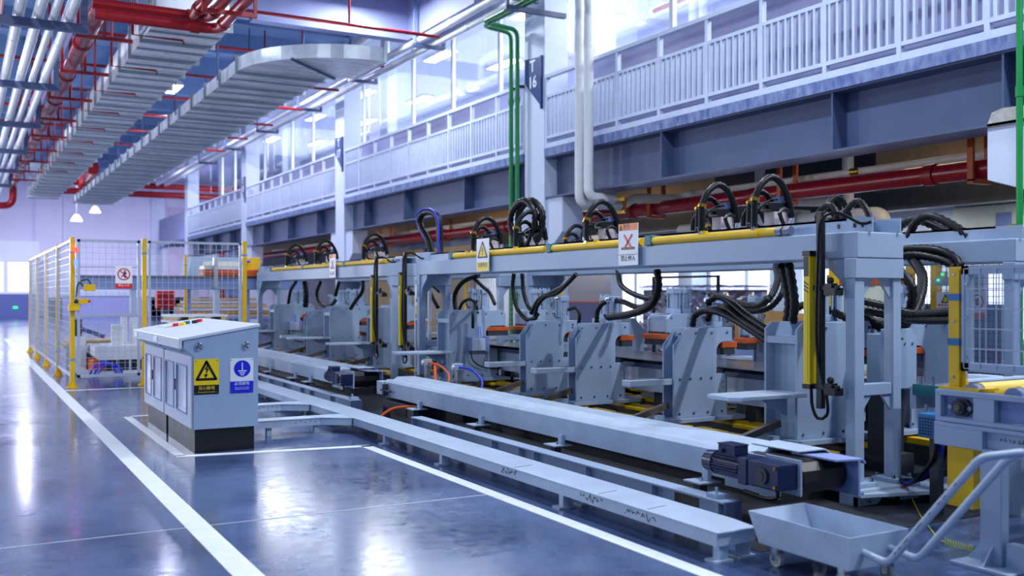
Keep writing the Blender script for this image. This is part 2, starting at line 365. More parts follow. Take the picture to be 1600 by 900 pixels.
# ---------------------------------------------------------------- steel girders, railings, upper windows
BAYS = [(5.53, 15.62), (16.38, 26.47), (27.23, 37.32), (38.08, 48.17)]
STIFF = [[6.5, 8.79, 12.2], [17.0, 19.0, 22.3, 25.0], [29.0, 32.0, 35.0], [40, 43, 46]]
where = ['nearest bay, right of the T 16 column', 'bay between the T 16 and T 17 columns', 'bay between the T 17 and T 18 columns', 'farthest bay, beyond the T 18 column']
for b, (y0, y1) in enumerate(BAYS):
    t = thing('steel_girder', 'slate blue balcony girder, '+where[b], 'girder', (9.62, (y0+y1)/2, 3.13), 'balcony girders')
    obj('web', MB().box(9.61, 9.63, y0, y1, 3.15, 3.86), 'slate', t)
    obj('bottom_flange', MB().box(9.36, 9.88, y0, y1, 3.131, 3.16), 'slate', t)
    obj('top_flange', MB().box(9.36, 9.88, y0, y1, 3.86, 3.899), 'slate', t)
    for ys in STIFF[b]:
        obj('stiffener', MB().box(9.37, 9.61, ys-.012, ys+.012, 3.16, 3.86), 'slate', t)
    struct('trim_%d' % (30+b), MB().box(9.33, 9.36, y0, y1, 3.885, 4.035), 'worn')
    r = thing('balcony_railing', 'pale slatted balcony railing, '+where[b], 'railing', (9.4, (y0+y1)/2, 4.03), 'balcony railings')
    obj('kick_plate', MB().box(9.36, 9.385, y0, y1, 4.04, 4.13), 'rail', r)
    obj('top_rail', MB().box(9.34, 9.44, y0, y1, 5.32, 5.38), 'rail', r)
    obj('middle_rail', MB().box(9.36, 9.42, y0, y1, 4.96, 5.01), 'rail', r)
    obj('bottom_rail', MB().box(9.36, 9.42, y0, y1, 4.21, 4.26), 'rail', r)
    n = 9; st = (y1-y0)/n
    for k in range(n+1):
        yk = y0+.03+(y1-y0-.06)*k/n
        obj('post', MB().box(9.354, 9.426, yk-.03, yk+.03, 4.036, 5.32), 'rail', r)
    for k in range(n):
        m = MB(); q = 9
        for j in range(q):
            yy = y0+st*(k+(j+.5)/q)
            m.box(9.365, 9.415, yy-.018, yy+.018, 4.26, 4.96)
        obj('slat_panel', m, 'rail', r)
    w = struct('window_%d' % (b+1), MB().box(10.35, 10.45, y0, y1, 5.72, 5.8).box(10.35, 10.45, y0, y1, 7.92, 8.0), 'white')
    ms = [y0, y0+.5]+[y0+.5+(y1-y0-.5)*k/4 for k in range(1, 5)]
    for yk in ms[1:-1]: obj('mullion', MB().box(10.36, 10.44, yk-.05, yk+.05, 5.8, 7.92), 'white', w, kind='structure')
    for a, c in zip(ms[:-1], ms[1:]): obj('pane', MB().box(10.39, 10.40, a+.05, c-.05, 5.8, 7.92), 'glass', w, kind='structure')
# lamps in the upper rooms
for k, y in enumerate((4.5, 9, 14, 20, 25, 31, 36, 42)):
    for x in (11.6, 13.6):
        t = thing('ceiling_panel_light', 'long bright ceiling panel light in the glazed upper rooms', 'ceiling light', (x, y, 7.94), 'ceiling lights of the upper rooms')
        obj('frame', MB().box(x-.2, x+.2, y-.75, y+.75, 7.93, 8.0), 'white', t)
        obj('diffuser', MB().box(x-.17, x+.17, y-.72, y+.72, 7.92, 7.935), 'tube', t)
# duct and red pipe inside the near upper room
t = thing('air_duct', 'pale rectangular air duct seen through the upper window right of the T 16 column', 'duct', (13, 9, 6.6))
obj('duct_body', MB().box(12.4, 13.2, 5, 12.2, 6.5, 7.1), 'white', t, bev=.01)
obj('joint_flange', MB().box(12.36, 13.24, 8.8, 8.86, 6.46, 7.14), 'alu', t)
for y in (6, 11): obj('hanger_rod', MB().cyl((12.8, y, 7.1), (12.8, y, 8.02), .015, 6), 'alu', t)
t = thing('fire_pipe', 'thin red pipe seen through the upper window right of the T 16 column', 'pipe', (12, 11, 6.6))
obj('pipe', MB().cyl((11.5, 4, 6.75), (11.5, 15.2, 6.75), .05), 'red', t, smoothf=True)
obj('coupling', MB().cyl((11.5, 9.2, 6.75), (11.5, 9.4, 6.75), .065), 'redmetal', t, smoothf=True)
# ---------------------------------------------------------------- ceiling beams
for k in range(14):
    y = 17.6+3.1*k
    if k == 0: continue
    struct('trim_%d' % (40+k), MB().box(-14, 8.6, y-.15, y+.15, 7.75, 8.3), 'ceil')
struct('trim_55', MB().box(5.2, 8.6, 20.2, 20.5, 6.95, 8.3), 'girder')
struct('trim_56', MB().box(3.0, 5.2, 20.2, 20.5, 7.0, 8.3), 'girder')
struct('trim_57', MB().box(8.6, 9.35, 17, 20.4, 6.95, 8.3), 'girder')
# ---------------------------------------------------------------- sprinkler pipes across the aisle
for k, (y, x0) in enumerate(((18.4, 3.9), (21.4, -8), (24.5, -8), (27.6, -8), (30.6, -8), (33.7, -8), (37, -8))):
    t = thing('sprinkler_pipe', ('thin red sprinkler pipe crossing under the lavender ceiling girder at the top', 'thin red sprinkler pipe crossing the ceiling, first behind the big red pipes', 'thin red sprinkler pipe crossing the ceiling, second behind the big red pipes', 'thin red sprinkler pipe crossing the ceiling, third behind the big red pipes', 'thin red sprinkler pipe crossing the ceiling, fourth behind the big red pipes', 'thin red sprinkler pipe crossing the ceiling, fifth behind the big red pipes', 'thin red sprinkler pipe crossing the ceiling, farthest one')[k], 'pipe', (x0, y, 6.6), 'sprinkler pipes')
    obj('pipe', MB().cyl((x0, y, 6.6), (8.5, y, 6.6), .035, 10), 'red', t, smoothf=True)
    for x in [q for q in (-5, -2.6, 0.4, 2.2, 4.1, 6.6) if q > x0]:
        obj('hanger_rod', MB().cyl((x, y, 6.6), (x, y, 8.3), .022, 6), 'red', t)
# ---------------------------------------------------------------- big red fire mains, upper left
for z, y, xe, lab in ((5.45, 15.0, 3.21, 'upper of the two thick red pipes crossing the top left corner'), (5.24, 14.76, 3.29, 'lower of the two thick red pipes crossing the top left corner')):
    t = thing('fire_main', lab, 'pipe', (2, y, z), 'crossing fire mains')
    x0 = 1.62
    obj('pipe', MB().sweep(bend([(x0, y, z), (xe, y, z), (xe, 8.5, z)], .2), .078, 16), 'red', t, smoothf=True)
    obj('coupling', MB().cyl((2.9, y, z), (3.02, y, z), .095, 16), 'redmetal', t, smoothf=True)
    obj('elbow_coupling', MB().cyl((xe, y-.3, z), (xe, y-.42, z), .095, 16), 'redmetal', t, smoothf=True)
t = thing('fire_main', 'third thick red pipe running toward the viewer at the top left, innermost', 'pipe', (2.97, 11, 5.45), 'crossing fire mains')
obj('pipe', MB().cyl((2.97, 14.9, 5.45), (2.97, 8.5, 5.45), .078, 16), 'red', t, smoothf=True)
obj('coupling', MB().cyl((2.97, 14.6, 5.45), (2.97, 14.45, 5.45), .095, 16), 'redmetal', t, smoothf=True)
t = thing('pipe_hanger', 'dark red square pipe hanger holding three thick red pipes at the top', 'pipe hanger', (3.15, 13.4, 5.1))
obj('crossbar', MB().box(2.78, 3.5, 13.37, 13.43, 5.1, 5.15), 'redmetal', t)
for x in (2.8, 3.48): obj('hanger_rod', MB().box(x-.02, x+.02, 13.38, 13.42, 5.15, 8.3), 'redmetal', t)
# long red main along the aisle
t = thing('fire_main', 'long thick glossy red pipe running down the aisle left of the metal duct', 'pipe', (1.93, 30, 5.9))
obj('pipe', MB().sweep(bend([(1.93, 15.3, 5.9), (1.93, 46, 5.9), (1.93, 46, 5.0), (.2, 46, 5.0)], .4), .14, 18), 'red', t, smoothf=True)
for y in range(16, 46, 3):
    obj('coupling', MB().cyl((1.93, y+.3, 5.9), (1.93, y+.45, 5.9), .165, 18), 'redmetal', t, smoothf=True)
    hg = obj('hanger', MB().box(1.68, 2.75, y-1.03, y-.97, 5.66, 5.72).box(1.7, 1.75, y-1.02, y-.98, 5.7, 8.3).box(2.11, 2.16, y-1.02, y-.98, 5.7, 8.3), 'redmetal', t)
# ---------------------------------------------------------------- four white pipes in hanging frames
for k, (x, r, lab) in enumerate(((.72, .075, 'first white pipe from the left in the bundle at top left'), (.97, .075, 'second white pipe from the left in the bundle at top left'), (1.16, .055, 'thinnest white pipe in the bundle at top left'), (1.36, .07, 'rightmost white pipe in the bundle at top left'))):
    t = thing('white_pipe', lab, 'pipe', (x, 28, 5.2), 'white pipe bundle')
    obj('pipe', MB().cyl((x, 7, 5.25+r), (x, 50, 5.25+r), r, 14), 'wpipe', t, smoothf=True)
    for y in range(9, 50, 4): obj('joint', MB().cyl((x, y, 5.25+r), (x, y+.1, 5.25+r), r*1.08, 14), 'wpipe', t, smoothf=True)
for k, y in enumerate((15.5, 20.2, 25, 29.8, 34.6, 39.4)):
    t = thing('pipe_trapeze', 'grey hanging channel frame under the white pipe bundle, %s from the viewer' % ('nearest', 'second', 'third', 'fourth', 'fifth', 'farthest')[k], 'pipe hanger', (1, y, 5.15), 'white pipe frames')
    obj('channel', MB().box(-.2, 1.62, y-.06, y+.06, 5.13, 5.249), 'slate', t)
    for x in (-.15, 1.56): obj('hanger_post', MB().box(x-.05, x+.05, y-.04, y+.04, 5.249, 8.3), 'slate', t)
t = thing('conduit', 'thin pinkish red pipe left of the white pipe bundle', 'pipe', (.52, 20, 5.3))
obj('pipe', MB().cyl((.52, 7, 5.5), (.52, 45, 5.5), .03, 8), 'red', t, smoothf=True)
obj('coupling', MB().cyl((.52, 14, 5.5), (.52, 14.1, 5.5), .04, 8), 'redmetal', t, smoothf=True)
t = thing('cable_tray', 'lavender flat cable tray high between the white pipes and the long red pipe', 'cable tray', (1.84, 28, 6.6))
obj('tray', MB().box(1.7, 1.98, 14, 50, 6.6, 6.66), 'tray', t)
for y in range(17, 48, 5): obj('hanger_rod', MB().cyl((1.84, y, 6.66), (1.84, y, 8.3), .02, 6), 'slate', t)
# ---------------------------------------------------------------- metal ducts
def duct(t, x0, x1, y0, y1, z0, z1, pitch=1.25):
    obj('duct_body', MB().box(x0, x1, y0, y1, z0, z1), 'galv', t)
    y = y0
    while y < y1+.01:
        obj('joint_flange', MB().box(x0-.045, x1+.045, y-.03, y+.03, z0-.055, z0).box(x0-.045, x1+.045, y-.03, y+.03, z1, z1+.045).box(x0-.045, x0, y-.03, y+.03, z0, z1).box(x1, x1+.045, y-.03, y+.03, z0, z1), 'rib', t)
        obj('stiffening_rib', MB().box(x0, x1, y+pitch*.47, y+pitch*.52, z0-.025, z0), 'rib', t)
        y += pitch
t = thing('air_duct', 'large shiny galvanised air duct above the aisle, left of the two', 'duct', (3.15, 30, 5.5), 'galvanised air ducts')
duct(t, 2.58, 3.68, 15.7, 47, 5.5, 5.95)
obj('intake_grille', join(MB().box(2.53, 2.58, 15.8, 16.9, 5.53, 5.92), *[MB().box(2.5, 2.53, 15.85, 16.85, 5.56+k*.033, 5.575+k*.033) for k in range(10)]), 'alu', t)
obj('end_plenum', MB().box(2.5, 3.76, 46.0, 47.2, 5.48, 6.9), 'galv', t)
for k in range(9):
    y = 16.4+2.45*k
    obj('hanger', MB().sweep([(2.35, y, 8.3), (2.35, y, 5.42), (3.1, y, 5.42), (3.12, y, 5.36)], .022, 6), 'redmetal', t)
t = thing('air_duct', 'shiny galvanised air duct with a round elbow, right of the two', 'duct', (5.3, 36, 5.6), 'galvanised air ducts')
duct(t, 4.6, 6.3, 19.0, 50, 5.6, 5.85, 1.4)
n = 14; m = MB(); ci = (6.7, 19.0)
for k in range(n):
    a0 = math.pi+math.pi/2*k/n; a1 = math.pi+math.pi/2*(k+1)/n
    p = lambda r, a: (ci[0]+r*math.cos(a), ci[1]+r*math.sin(a))
    m.prism([p(.4, a0), p(2.1, a0), p(2.1, a1), p(.4, a1)], 'z', 5.6, 5.85)
obj('elbow', m, 'galv', t)
for y in (20.5, 25, 30, 35, 40, 45): obj('hanger_rod', MB().cyl((4.56, y, 5.7), (4.56, y, 8.31), .015, 6).cyl((6.34, y, 5.7), (6.34, y, 8.31), .015, 6), 'slate', t)
obj('end_flange', MB().box(6.7, 6.76, 16.85, 18.65, 5.56, 5.89), 'alu', t)
obj('elbow_seam', MB().sweep([(5.2, 17.5, 5.59), (6.4, 18.7, 5.59)], .03, 6), 'slate', t)
# ---------------------------------------------------------------- twin white pipes along the balcony, loop, hangers
for x, z, r, lab in ((8.62, 6.82, .075, 'left of the twin white pipes running along the balcony under the ceiling'), (9.02, 6.82, .085, 'right of the twin white pipes running along the balcony under the ceiling')):
    t = thing('white_pipe', lab, 'pipe', (x, 30, z), 'twin balcony pipes')
    obj('pipe', MB().cyl((x, 8, z), (x, 52, z), r, 14), 'wpipe', t, smoothf=True)
    for y in range(10, 50, 4): obj('joint', MB().cyl((x, y, z), (x, y+.15, z), r*1.12, 14), 'wpipe', t, smoothf=True)
for k, y in enumerate((15.6, 19.6, 23.6, 28, 32.5, 37, 41.5)):
    t = thing('pipe_hanger', 'dark bracket hanging from the ceiling under the twin white balcony pipes, %s from the viewer' % ('first', 'second', 'third', 'fourth', 'fifth', 'sixth', 'seventh')[k], 'pipe hanger', (8.8, y, 6.6), 'twin pipe hangers')
    obj('bracket', MB().box(8.45, 9.2, y-.05, y+.05, 6.66, 6.73).box(9.14, 9.2, y-.05, y+.05, 6.73, 6.9), 'slate', t)
    obj('hanger_rod', MB().box(8.47, 8.52, y-.03, y+.03, 6.73, 8.3), 'blueg', t)
t = thing('pipe_loop', 'white square expansion loop rising above the twin balcony pipes', 'pipe', (8.62, 24, 6.9))
obj('pipe', MB().sweep(bend([(8.62, 23.6, 6.9), (8.62, 23.6, 7.6), (8.62, 21.6, 7.6), (8.62, 21.6, 6.9)], .2), .1, 12), 'wpipe', t, smoothf=True)
obj('saddle', MB().box(8.55, 8.69, 23.5, 23.7, 6.88, 6.96).box(8.55, 8.69, 21.5, 21.7, 6.88, 6.96), 'wpipe', t)
# white downpipes in front of the nearest girder
for k, (y, x, lab) in enumerate(((14.18, 9.17, 'left one of two thick white downpipes beside the T 16 column'), (13.9, 9.17, 'right one of two thick white downpipes beside the T 16 column'))):
    t = thing('downpipe', lab, 'pipe', (x, y, 2.8), 'white downpipes')
    z = 2.93 if k == 0 else 3.02
    m = MB().sweep(bend([(x, y, 8.0), (x, y, z-.02), (x+(.85 if k == 0 else .5), y-.02, z-.02)], .16, 6), .082, 16)
    obj('pipe', m, 'wpipe', t, smoothf=True)
    obj('pipe_sleeve', MB().cyl((x, y, 5.5), (x, y, 5.62), .088, 16), 'wpipe', t, smoothf=True)
    if k == 0:
        obj('branch', MB().sweep(bend([(x+.85, y-.02, z-.02), (x+1.05, y-.05, z+.12), (x+2.6, y-.4, z+.12), (13.2, y-1.8, z+.05)], .15), .085, 14), 'pink', t, smoothf=True)
        obj('pipe_clamp', MB().box(x+.83, x+.87, y-.14, y+.1, z-.15, z+.12), 'brass', t)
# green pipes
for k, (y, lab) in enumerate(((16.62, 'left one of two green vertical pipes left of the T 16 sign'), (16.38, 'right one of two green vertical pipes left of the T 16 sign'))):
    t = thing('green_pipe', lab, 'pipe', (9.2, y, 0), 'twin green pipes')
    obj('pipe', MB().sweep(bend([(9.2, y, .02), (9.2, y, 6.36+k*.0), (8.5-.12*k, y-.2, 6.36), (8.5-.12*k, 9.5, 6.36)], .15), .042, 12), 'green', t, smoothf=True)
    obj('coupling', MB().cyl((9.2, y, 5.0), (9.2, y, 5.1), .055, 12), 'green', t, smoothf=True)
    obj('pipe_clamp', MB().box(9.17, 9.35, y-.015, y+.015, 5.28, 5.33), 'black', t)
t = thing('pipe_tray', 'dark hanging bracket carrying the green pipes under the twin white pipes', 'pipe hanger', (8.6, 14.9, 6.2))
obj('bracket', MB().box(8.1, 9.3, 14.8, 14.9, 6.22, 6.3), 'slate', t)
obj('hanger_rod', MB().box(8.12, 8.17, 14.82, 14.88, 6.3, 8.3), 'slate', t)
t = thing('green_pipe', 'tall single green pipe in front of the concrete corbel at the right edge', 'pipe', (9.2, 6.2, 0))
obj('pipe', MB().cyl((9.2, 6.2, 0.02), (9.2, 6.2, 8.0), .033, 12), 'green', t, smoothf=True)
obj('coupling', MB().cyl((9.2, 6.2, 3.35), (9.2, 6.2, 3.45), .042, 12), 'green', t, smoothf=True)
# ---------------------------------------------------------------- pipes under the balcony
t = thing('fire_main', 'thick red pipe running under the balcony behind the press line', 'pipe', (10.8, 20, 2.8))
obj('pipe', MB().cyl((10.8, 3, 2.9), (10.8, 40, 2.9), .12, 16), 'red', t, smoothf=True)
for y in (7.8, 11.0, 14.2, 19, 23, 27):
    obj('hanger', MB().box(10.62, 10.66, y-.04, y+.04, 2.75, 3.9).box(10.94, 10.98, y-.04, y+.04, 2.75, 3.9).box(10.62, 10.98, y-.04, y+.04, 2.72, 2.77), 'orange', t)
    obj('coupling', MB().cyl((10.8, y+.6, 2.9), (10.8, y+.75, 2.9), .14, 16), 'redmetal', t, smoothf=True)
t = thing('cream_pipe', 'thin cream pipe above the thick red pipe under the balcony', 'pipe', (11.0, 12, 3.1))
obj('pipe', MB().cyl((11.1, 4, 3.12), (11.1, 40, 3.12), .05, 10), 'pink', t, smoothf=True)
obj('coupling', MB().cyl((11.1, 9.9, 3.12), (11.1, 10.05, 3.12), .06, 10), 'brass', t, smoothf=True)
t = thing('white_pipe', 'thick white insulated pipe with a rounded end elbow behind the near machine beam', 'pipe', (12.4, 9, 2.3))
obj('pipe', MB().sweep(bend([(12.4, 15.5, 2.62), (12.4, 10.6, 2.62), (12.4, 10.6, 2.2), (13.1, 10.6, 2.2)], .22), .12, 14), 'wpipe', t, smoothf=True)
for y in (13.3, 11.3): obj('stub', MB().cyl((12.4, y, 2.7), (12.4, y, 3.91), .09, 12), 'wpipe', t, smoothf=True)
obj('pipe_clamp', MB().box(12.2, 12.6, 12.3, 12.36, 2.45, 2.8), 'alu', t)
# ---------------------------------------------------------------- red pipes and riser by the far wall
t = thing('fire_main', 'dark red pipes crossing high up in front of the far wall', 'pipe', (7, 50, 7))
for k, (z, yy) in enumerate(((6.3, 52), (6.75, 52.3))): obj('pipe', MB().cyl((4.2, yy, z), (14.6, yy, z), .16, 12), 'red', t, smoothf=True)
obj('end_drop', MB().sweep(bend([(5.3, 49, 7.1), (5.3, 52, 6.9), (5.3, 52.3, 6.3)], .3), .3, 12), 'red', t, smoothf=True)
t = thing('fire_riser', 'vertical red pipe standing against the far wall', 'pipe', (13.9, 61.4, 0))
obj('pipe', MB().cyl((13.9, 61.4, 0), (13.9, 61.4, 6.4), .16, 12), 'red', t, smoothf=True)
obj('coupling', MB().cyl((13.9, 61.4, 2), (13.9, 61.4, 2.3), .2, 12), 'redmetal', t, smoothf=True)
# ---------------------------------------------------------------- lamps
def area(loc, rot, sx, sy, e, col, name='lamp_light'):
    l = bpy.data.lights.new(name, 'AREA'); l.shape = 'RECTANGLE'; l.size = sx; l.size_y = sy; l.energy = e; l.color = col
    o = bpy.data.objects.new(name, l); C.objects.link(o); o.location = loc; o.rotation_euler = rot; return o
COOL = (.81, .89, 1.0)
KEYE = 230
for k, (x, y, e) in enumerate(((-.6, 1.5, .4), (-.6, 10, 1), (-.6, 19, .9), (-.6, 30, .9), (-.6, 42, 1), (5.3, 2.2, .8), (5.3, 8.6, 1.5), (7.3, 18.9, 1.2), (7.3, 27.0, 1.0), (7.3, 36, .6), (7.3, 46, .6), (2.8, 53, 5.0), (10.5, 54, 3.0), (8.35, 1.2, 2.5), (5.6, 31.2, .8))):
    t = thing('high_bay_lamp', 'white long high bay lamp hung from the hall ceiling', 'ceiling lamp', (x, y, 7.55), 'high bay lamps')
    obj('housing', MB().prism([(x-.22, 7.55), (x+.22, 7.55), (x+.12, 7.68), (x-.12, 7.68)], 'y', y-.7, y+.7), 'white', t)
    obj('diffuser', MB().box(x-.19, x+.19, y-.67, y+.67, 7.535, 7.549), 'lamp', t)
    obj('hanger_rod', MB().cyl((x, y-.5, 7.68), (x, y-.5, 8.3), .01, 6).cyl((x, y+.5, 7.68), (x, y+.5, 8.3), .01, 6), 'alu', t)
    a = area((x, y, 7.52), (0, 0, 0), .3, 1.3 if x < 8 else .3, KEYE*e, COOL if y < 26 else (.74, .76, 1.0))
for k, y in enumerate((5, 12, 19, 27, 36, 45)):  # unseen lamps added to brighten duct undersides and left faces
    t = thing('added_globe_lamp', 'added white globe lamp on a long rod, out of view left of the aisle', 'ceiling lamp', (-3.6, y, 3.0), 'added globe lamps')
    obj('globe', MB().sphere((-3.6, y, 3.1), .2, 16), 'lamp', t, smoothf=True)
    obj('cap', MB().cyl((-3.6, y, 3.29), (-3.6, y, 3.4), .08, 12), 'alu', t)
    obj('hanger_rod', MB().cyl((-3.6, y, 3.4), (-3.6, y, 8.3), .015, 6), 'alu', t)
    l = bpy.data.lights.new('globe_fill_light', 'POINT'); l.energy = {5: 150, 12: 300}.get(y, 850); l.shadow_soft_size = .25; l.color = (.86, .9, 1)
    o = bpy.data.objects.new('globe_fill_light', l); C.objects.link(o); o.location = (-3.6, y, 2.7)
for k, (x, y) in enumerate(((2.2, 54.0), (4.3, 57.5))):
    t = thing('round_lamp', '%s of two small bright round lamps hanging before the far wall' % ('left', 'right')[k], 'ceiling lamp', (x+1.6, y, 3.7+.8*k), 'far round lamps')
    obj('shade', MB().cyl((x+2.9-.85*k, y, 5.0+.72*k), (x+2.9-.85*k, y, 5.3+.72*k), .28, 16, .1), 'lamppaint', t, smoothf=True)
    obj('hanger_rod', MB().cyl((x+2.9-.85*k, y, 5.3+.72*k), (x+2.9-.85*k, y, 8.3), .03, 6), 'alu', t)
# warm lamps under the balcony
for k, (x, y, e) in enumerate(((11.9, 9.4, 15), (11.9, 18.0, 26), (11.9, 25, 26), (12, 34, 26))):
    t = thing('batten_lamp', 'warm batten lamp under the balcony slab', 'ceiling lamp', (x, y, 3.8), 'warm batten lamps')
    obj('housing', MB().box(x-.06, x+.06, y-.6, y+.6, 3.82, 3.905), 'white', t)
    obj('diffuser', MB().box(x-.05, x+.05, y-.58, y+.58, 3.79, 3.82), 'tube', t)
    area((x, y, 3.77), (0, 0, 0), .1, 1.1, e, (1.0, .72, .34))
for k, y in enumerate((5, 9.5, 14, 19, 25, 32, 41)):  # battens added to brighten the wall behind the press line
    t = thing('batten_lamp', 'white batten lamp added on the low ceiling to brighten the rear wall', 'ceiling lamp', (15.4, y, 3.0), 'added cool batten lamps')
    obj('housing', MB().box(15.32, 15.48, y-.7, y+.7, 3.04, 3.105), 'white', t)
    obj('diffuser', MB().box(15.34, 15.46, y-.68, y+.68, 3.02, 3.045), 'tube', t)
    area((15.4, y, 3.0), (0, 0, 0), .3, 1.3, 110, (.86, .92, 1.0))
for y in (6, 13, 21, 31, 42):
    area((12.7, y, 7.85), (0, 0, 0), 3.0, 8.0, 1100, (.98, .98, .96))
w = bpy.data.worlds.new('world'); bpy.context.scene.world = w; w.use_nodes = True
bg = w.node_tree.nodes['Background']; bg.inputs[0].default_value = (.28, .52, 1.0, 1); bg.inputs[1].default_value = .38
# ================================================================ THE PRESS LINE
# ---------------------------------------------------------------- beds, rails
def bed(y0, y1, lab, grp):
    t = thing('machine_bed', lab, 'machine bed', (6.26, (y0+y1)/2, 0), grp)
    obj('bed_frame', MB().box(4.75, 7.75, y0, y1, 0, .09), 'pit', t)
    for x in (5.02, 5.36, 5.98, 6.48, 7.12):
        yel = x in (5.36, 5.98, 6.48, 7.12)
        obj('support_rail', MB().box(x-.07, x+.07, y0, y1, .09, .24), 'dark', t)
        if yel:
            m = MB()
            y = y0+.1
            while y < y1-.5:
                m.box(x-.05, x+.05, y, y+.5, .24, .285); m.box(x-.14, x+.14, y+.46, y+.8, .24, .272); y += .8
            obj('guide_rail', m, 'yellow', t, bev=.004)
    obj('lead_screw', MB().tube([(5.2, y0+.1, .2), (5.2, y1-.1, .2)], .022, 10, corr=.14, per=.05), 'steel', t)
    y = y0+.4
    while y < y1:
        obj('cross_member', MB().box(4.8, 7.7, y, y+.12, .09, .2), 'dark', t); y += 1.6
    return t
bed(4.9, 11.75, 'dark steel bed with yellow guide rails under the near presses', 'machine beds')
bed(13.0, 19.7, 'dark steel bed with yellow guide rails under the far presses', 'machine beds')
# ---------------------------------------------------------------- presses (two kinds), front edge at x = 0, near face at y = 0
def press_profile(big):
    if not big:
        P = [(0, .335), (0, .955), (.125, 1.10), (.64, 1.10), (.64, .975), (.545, .975)]
        c = (.545, .895); r = .08
        P += [(c[0]-r*math.sin(a), c[1]+r*math.cos(a)) for a in [k*math.pi/12 for k in range(1, 7)]]
        P += [(.465, .70), (.585, .70), (.585, .335)]
    else:
        P = [(0, .335), (0, 1.135), (.06, 1.185), (.74, 1.185), (.80, 1.13), (.80, .985), (.60, .985)]
        c = (.60, .90); r = .085
        P += [(c[0]-r*math.sin(a), c[1]+r*math.cos(a)) for a in [k*math.pi/12 for k in range(1, 7)]]
        P += [(.515, .69), (.68, .69), (.68, .335)]
    return P
def make_press(big, w, name, label, loc, group, junction=False, arm=True):
    t = thing(name, label, 'press', loc, group); k = dict(parent=t, local=True)
    P = press_profile(big); th = .022; xm = .80 if big else .64; top = 1.185 if big else 1.10
    for y in (0, w-th): obj('side_plate', MB().prism(P, 'y', y, y+th), 'paint', bev=.004, **k)
    obj('web', MB().box(.09, .44, th, w-th, .335, top-.14), 'paint', **k)
    hx = .006 if big else .13
    obj('header', MB().box(hx, .2, th, w-th, top-.155, top-.105) if big else MB().box(.115, .46, th, w-th, top-.075, top-.035), 'paint', **k)
    obj('upper_jaw', MB().box(.44, xm-.02, th, w-th, .995, top-.02), 'paint', **k)
    obj('lower_jaw', MB().box(.44, .56, th, w-th, .335, .69), 'paint', **k)
    obj('base_plate', MB().box(-.06, .74 if not big else .84, -.06, w+.06, .298, .335), 'paint', bev=.004, **k)
    B = MB(); X = [(.06+i*(xm-.12)/3) for i in range(4)]
    B.bolts([(x, 0, top-.045) for x in X]+[(x*.9, 0, .37) for x in X]+[(x*.66+.02, 0, .665) for x in X], '-y', .012, .006)
    B.bolts([(x, w, top-.045) for x in X]+[(x*.9, w, .37) for x in X]+[(x*.66+.02, w, .665) for x in X], 'y', .012, .006)
    B.bolts([(.535, 0, .63), (.535, 0, .58), (.56, 0, .53)], '-y', .007, .004)
    obj('bolt', B, 'steel', **k)
    # die pads in the throat
    obj('upper_die', MB().box(.53, xm+.06, .0, w, .92, .972), 'orange', bev=.006, **k)
    obj('die_holder', MB().box(.55, xm+.04, .01, w-.01, .86, .92).box(.57, xm, .02, w-.02, .972, .996), 'dark', **k)
    obj('lower_die', MB().box(.485, .575, .02, w-.02, .69, .735), 'orange' if big else 'dark', **k)
    # work rest arm
    if arm:
        if big:
            obj('work_rest', MB().prism([(-.62, -.1), (-.68, -.04), (-.68, w*.55), (-.62, w*.65), (.0, w*.65), (.0, -.1)], 'z', .655, .685), 'bench', bev=.006, **k)
            obj('rest_bracket', MB().prism([(-.3, .655), (0, .655), (0, .5)], 'y', w*.3, w*.3+.015), 'paint', **k)
        else:
            obj('work_rest', MB().box(-.44, .09, .022, w-.022, .62, .672), 'bench', bev=.004, **k)
            obj('rest_slot', MB().box(-.42, .0, w*.4, w*.6, .672, .675), 'dark', **k)
    obj('brace', MB().sweep([(.0, w*.55, .44), (-.5, w*.55, .31)], .035, 4, sq=(0, 1, 0)), 'rust', **k)
    obj('brace_foot', MB().box(-.17, -.06, w*.3, w*.8, .285, .36), 'paint', **k)
    # hydraulic cylinder
    for i, cx in enumerate(((.44, .58) if big else (.50,))):
        cw = .055; y = w/2
        c = obj('cylinder', MB().box(cx-cw, cx+cw, y-cw, y+cw, top, top+.05).cyl((cx, y, top+.05), (cx, y, top+.21), .042, 18).box(cx-cw, cx+cw, y-cw, y+cw, top+.21, top+.265), 'paint', smoothf=True, bev=.004, **k)
        m = MB()
        for sx in (-1, 1):
            for sy in (-1, 1): m.cyl((cx+sx*.044, y+sy*.044, top+.04), (cx+sx*.044, y+sy*.044, top+.285), .009, 8)
        obj('tie_rod', m, 'paint', c, local=True)
        obj('port_fitting', MB().tube([(cx-cw, y, top+.03), (cx-.09, y, top+.04), (cx-.12, y, top+.09)], .014, 8).cyl((cx-.1, y, top+.24), (cx-cw, y, top+.24), .016, 8), 'steel', c, smoothf=True, local=True)
    if junction:
        j = obj('junction_box', MB().box(.29, .47, -.075, -.0, .68, .83), 'bench', bev=.005, **k)
        obj('side_cover', MB().box(.25, .29, -.06, -.0, .68, .85).box(.47, .53, -.06, 0, .67, .86), 'blueg', j, local=True)
        obj('wire', MB().tube([(.38, -.05, .98), (.38, -.05, .9), (.39, -.05, .83)], .004, 6).tube([(.4, -.05, .98), (.41, -.05, .9), (.42, -.05, .83)], .004, 6), 'bluehose', j, local=True)
        obj('cable', MB().tube([(.27, -.05, .69), (.3, -.06, .56), (.45, -.05, .47), (.68, -.04, .45), (.79, -.02, .52)], .008, 6), 'hose', j, local=True)
    return t
X0 = 5.3
GN = 'near front presses'; 
pb = make_press(True, .34, 'bending_press', 'wide press right behind the near yellow light curtain', (X0, 5.30, 0), GN)
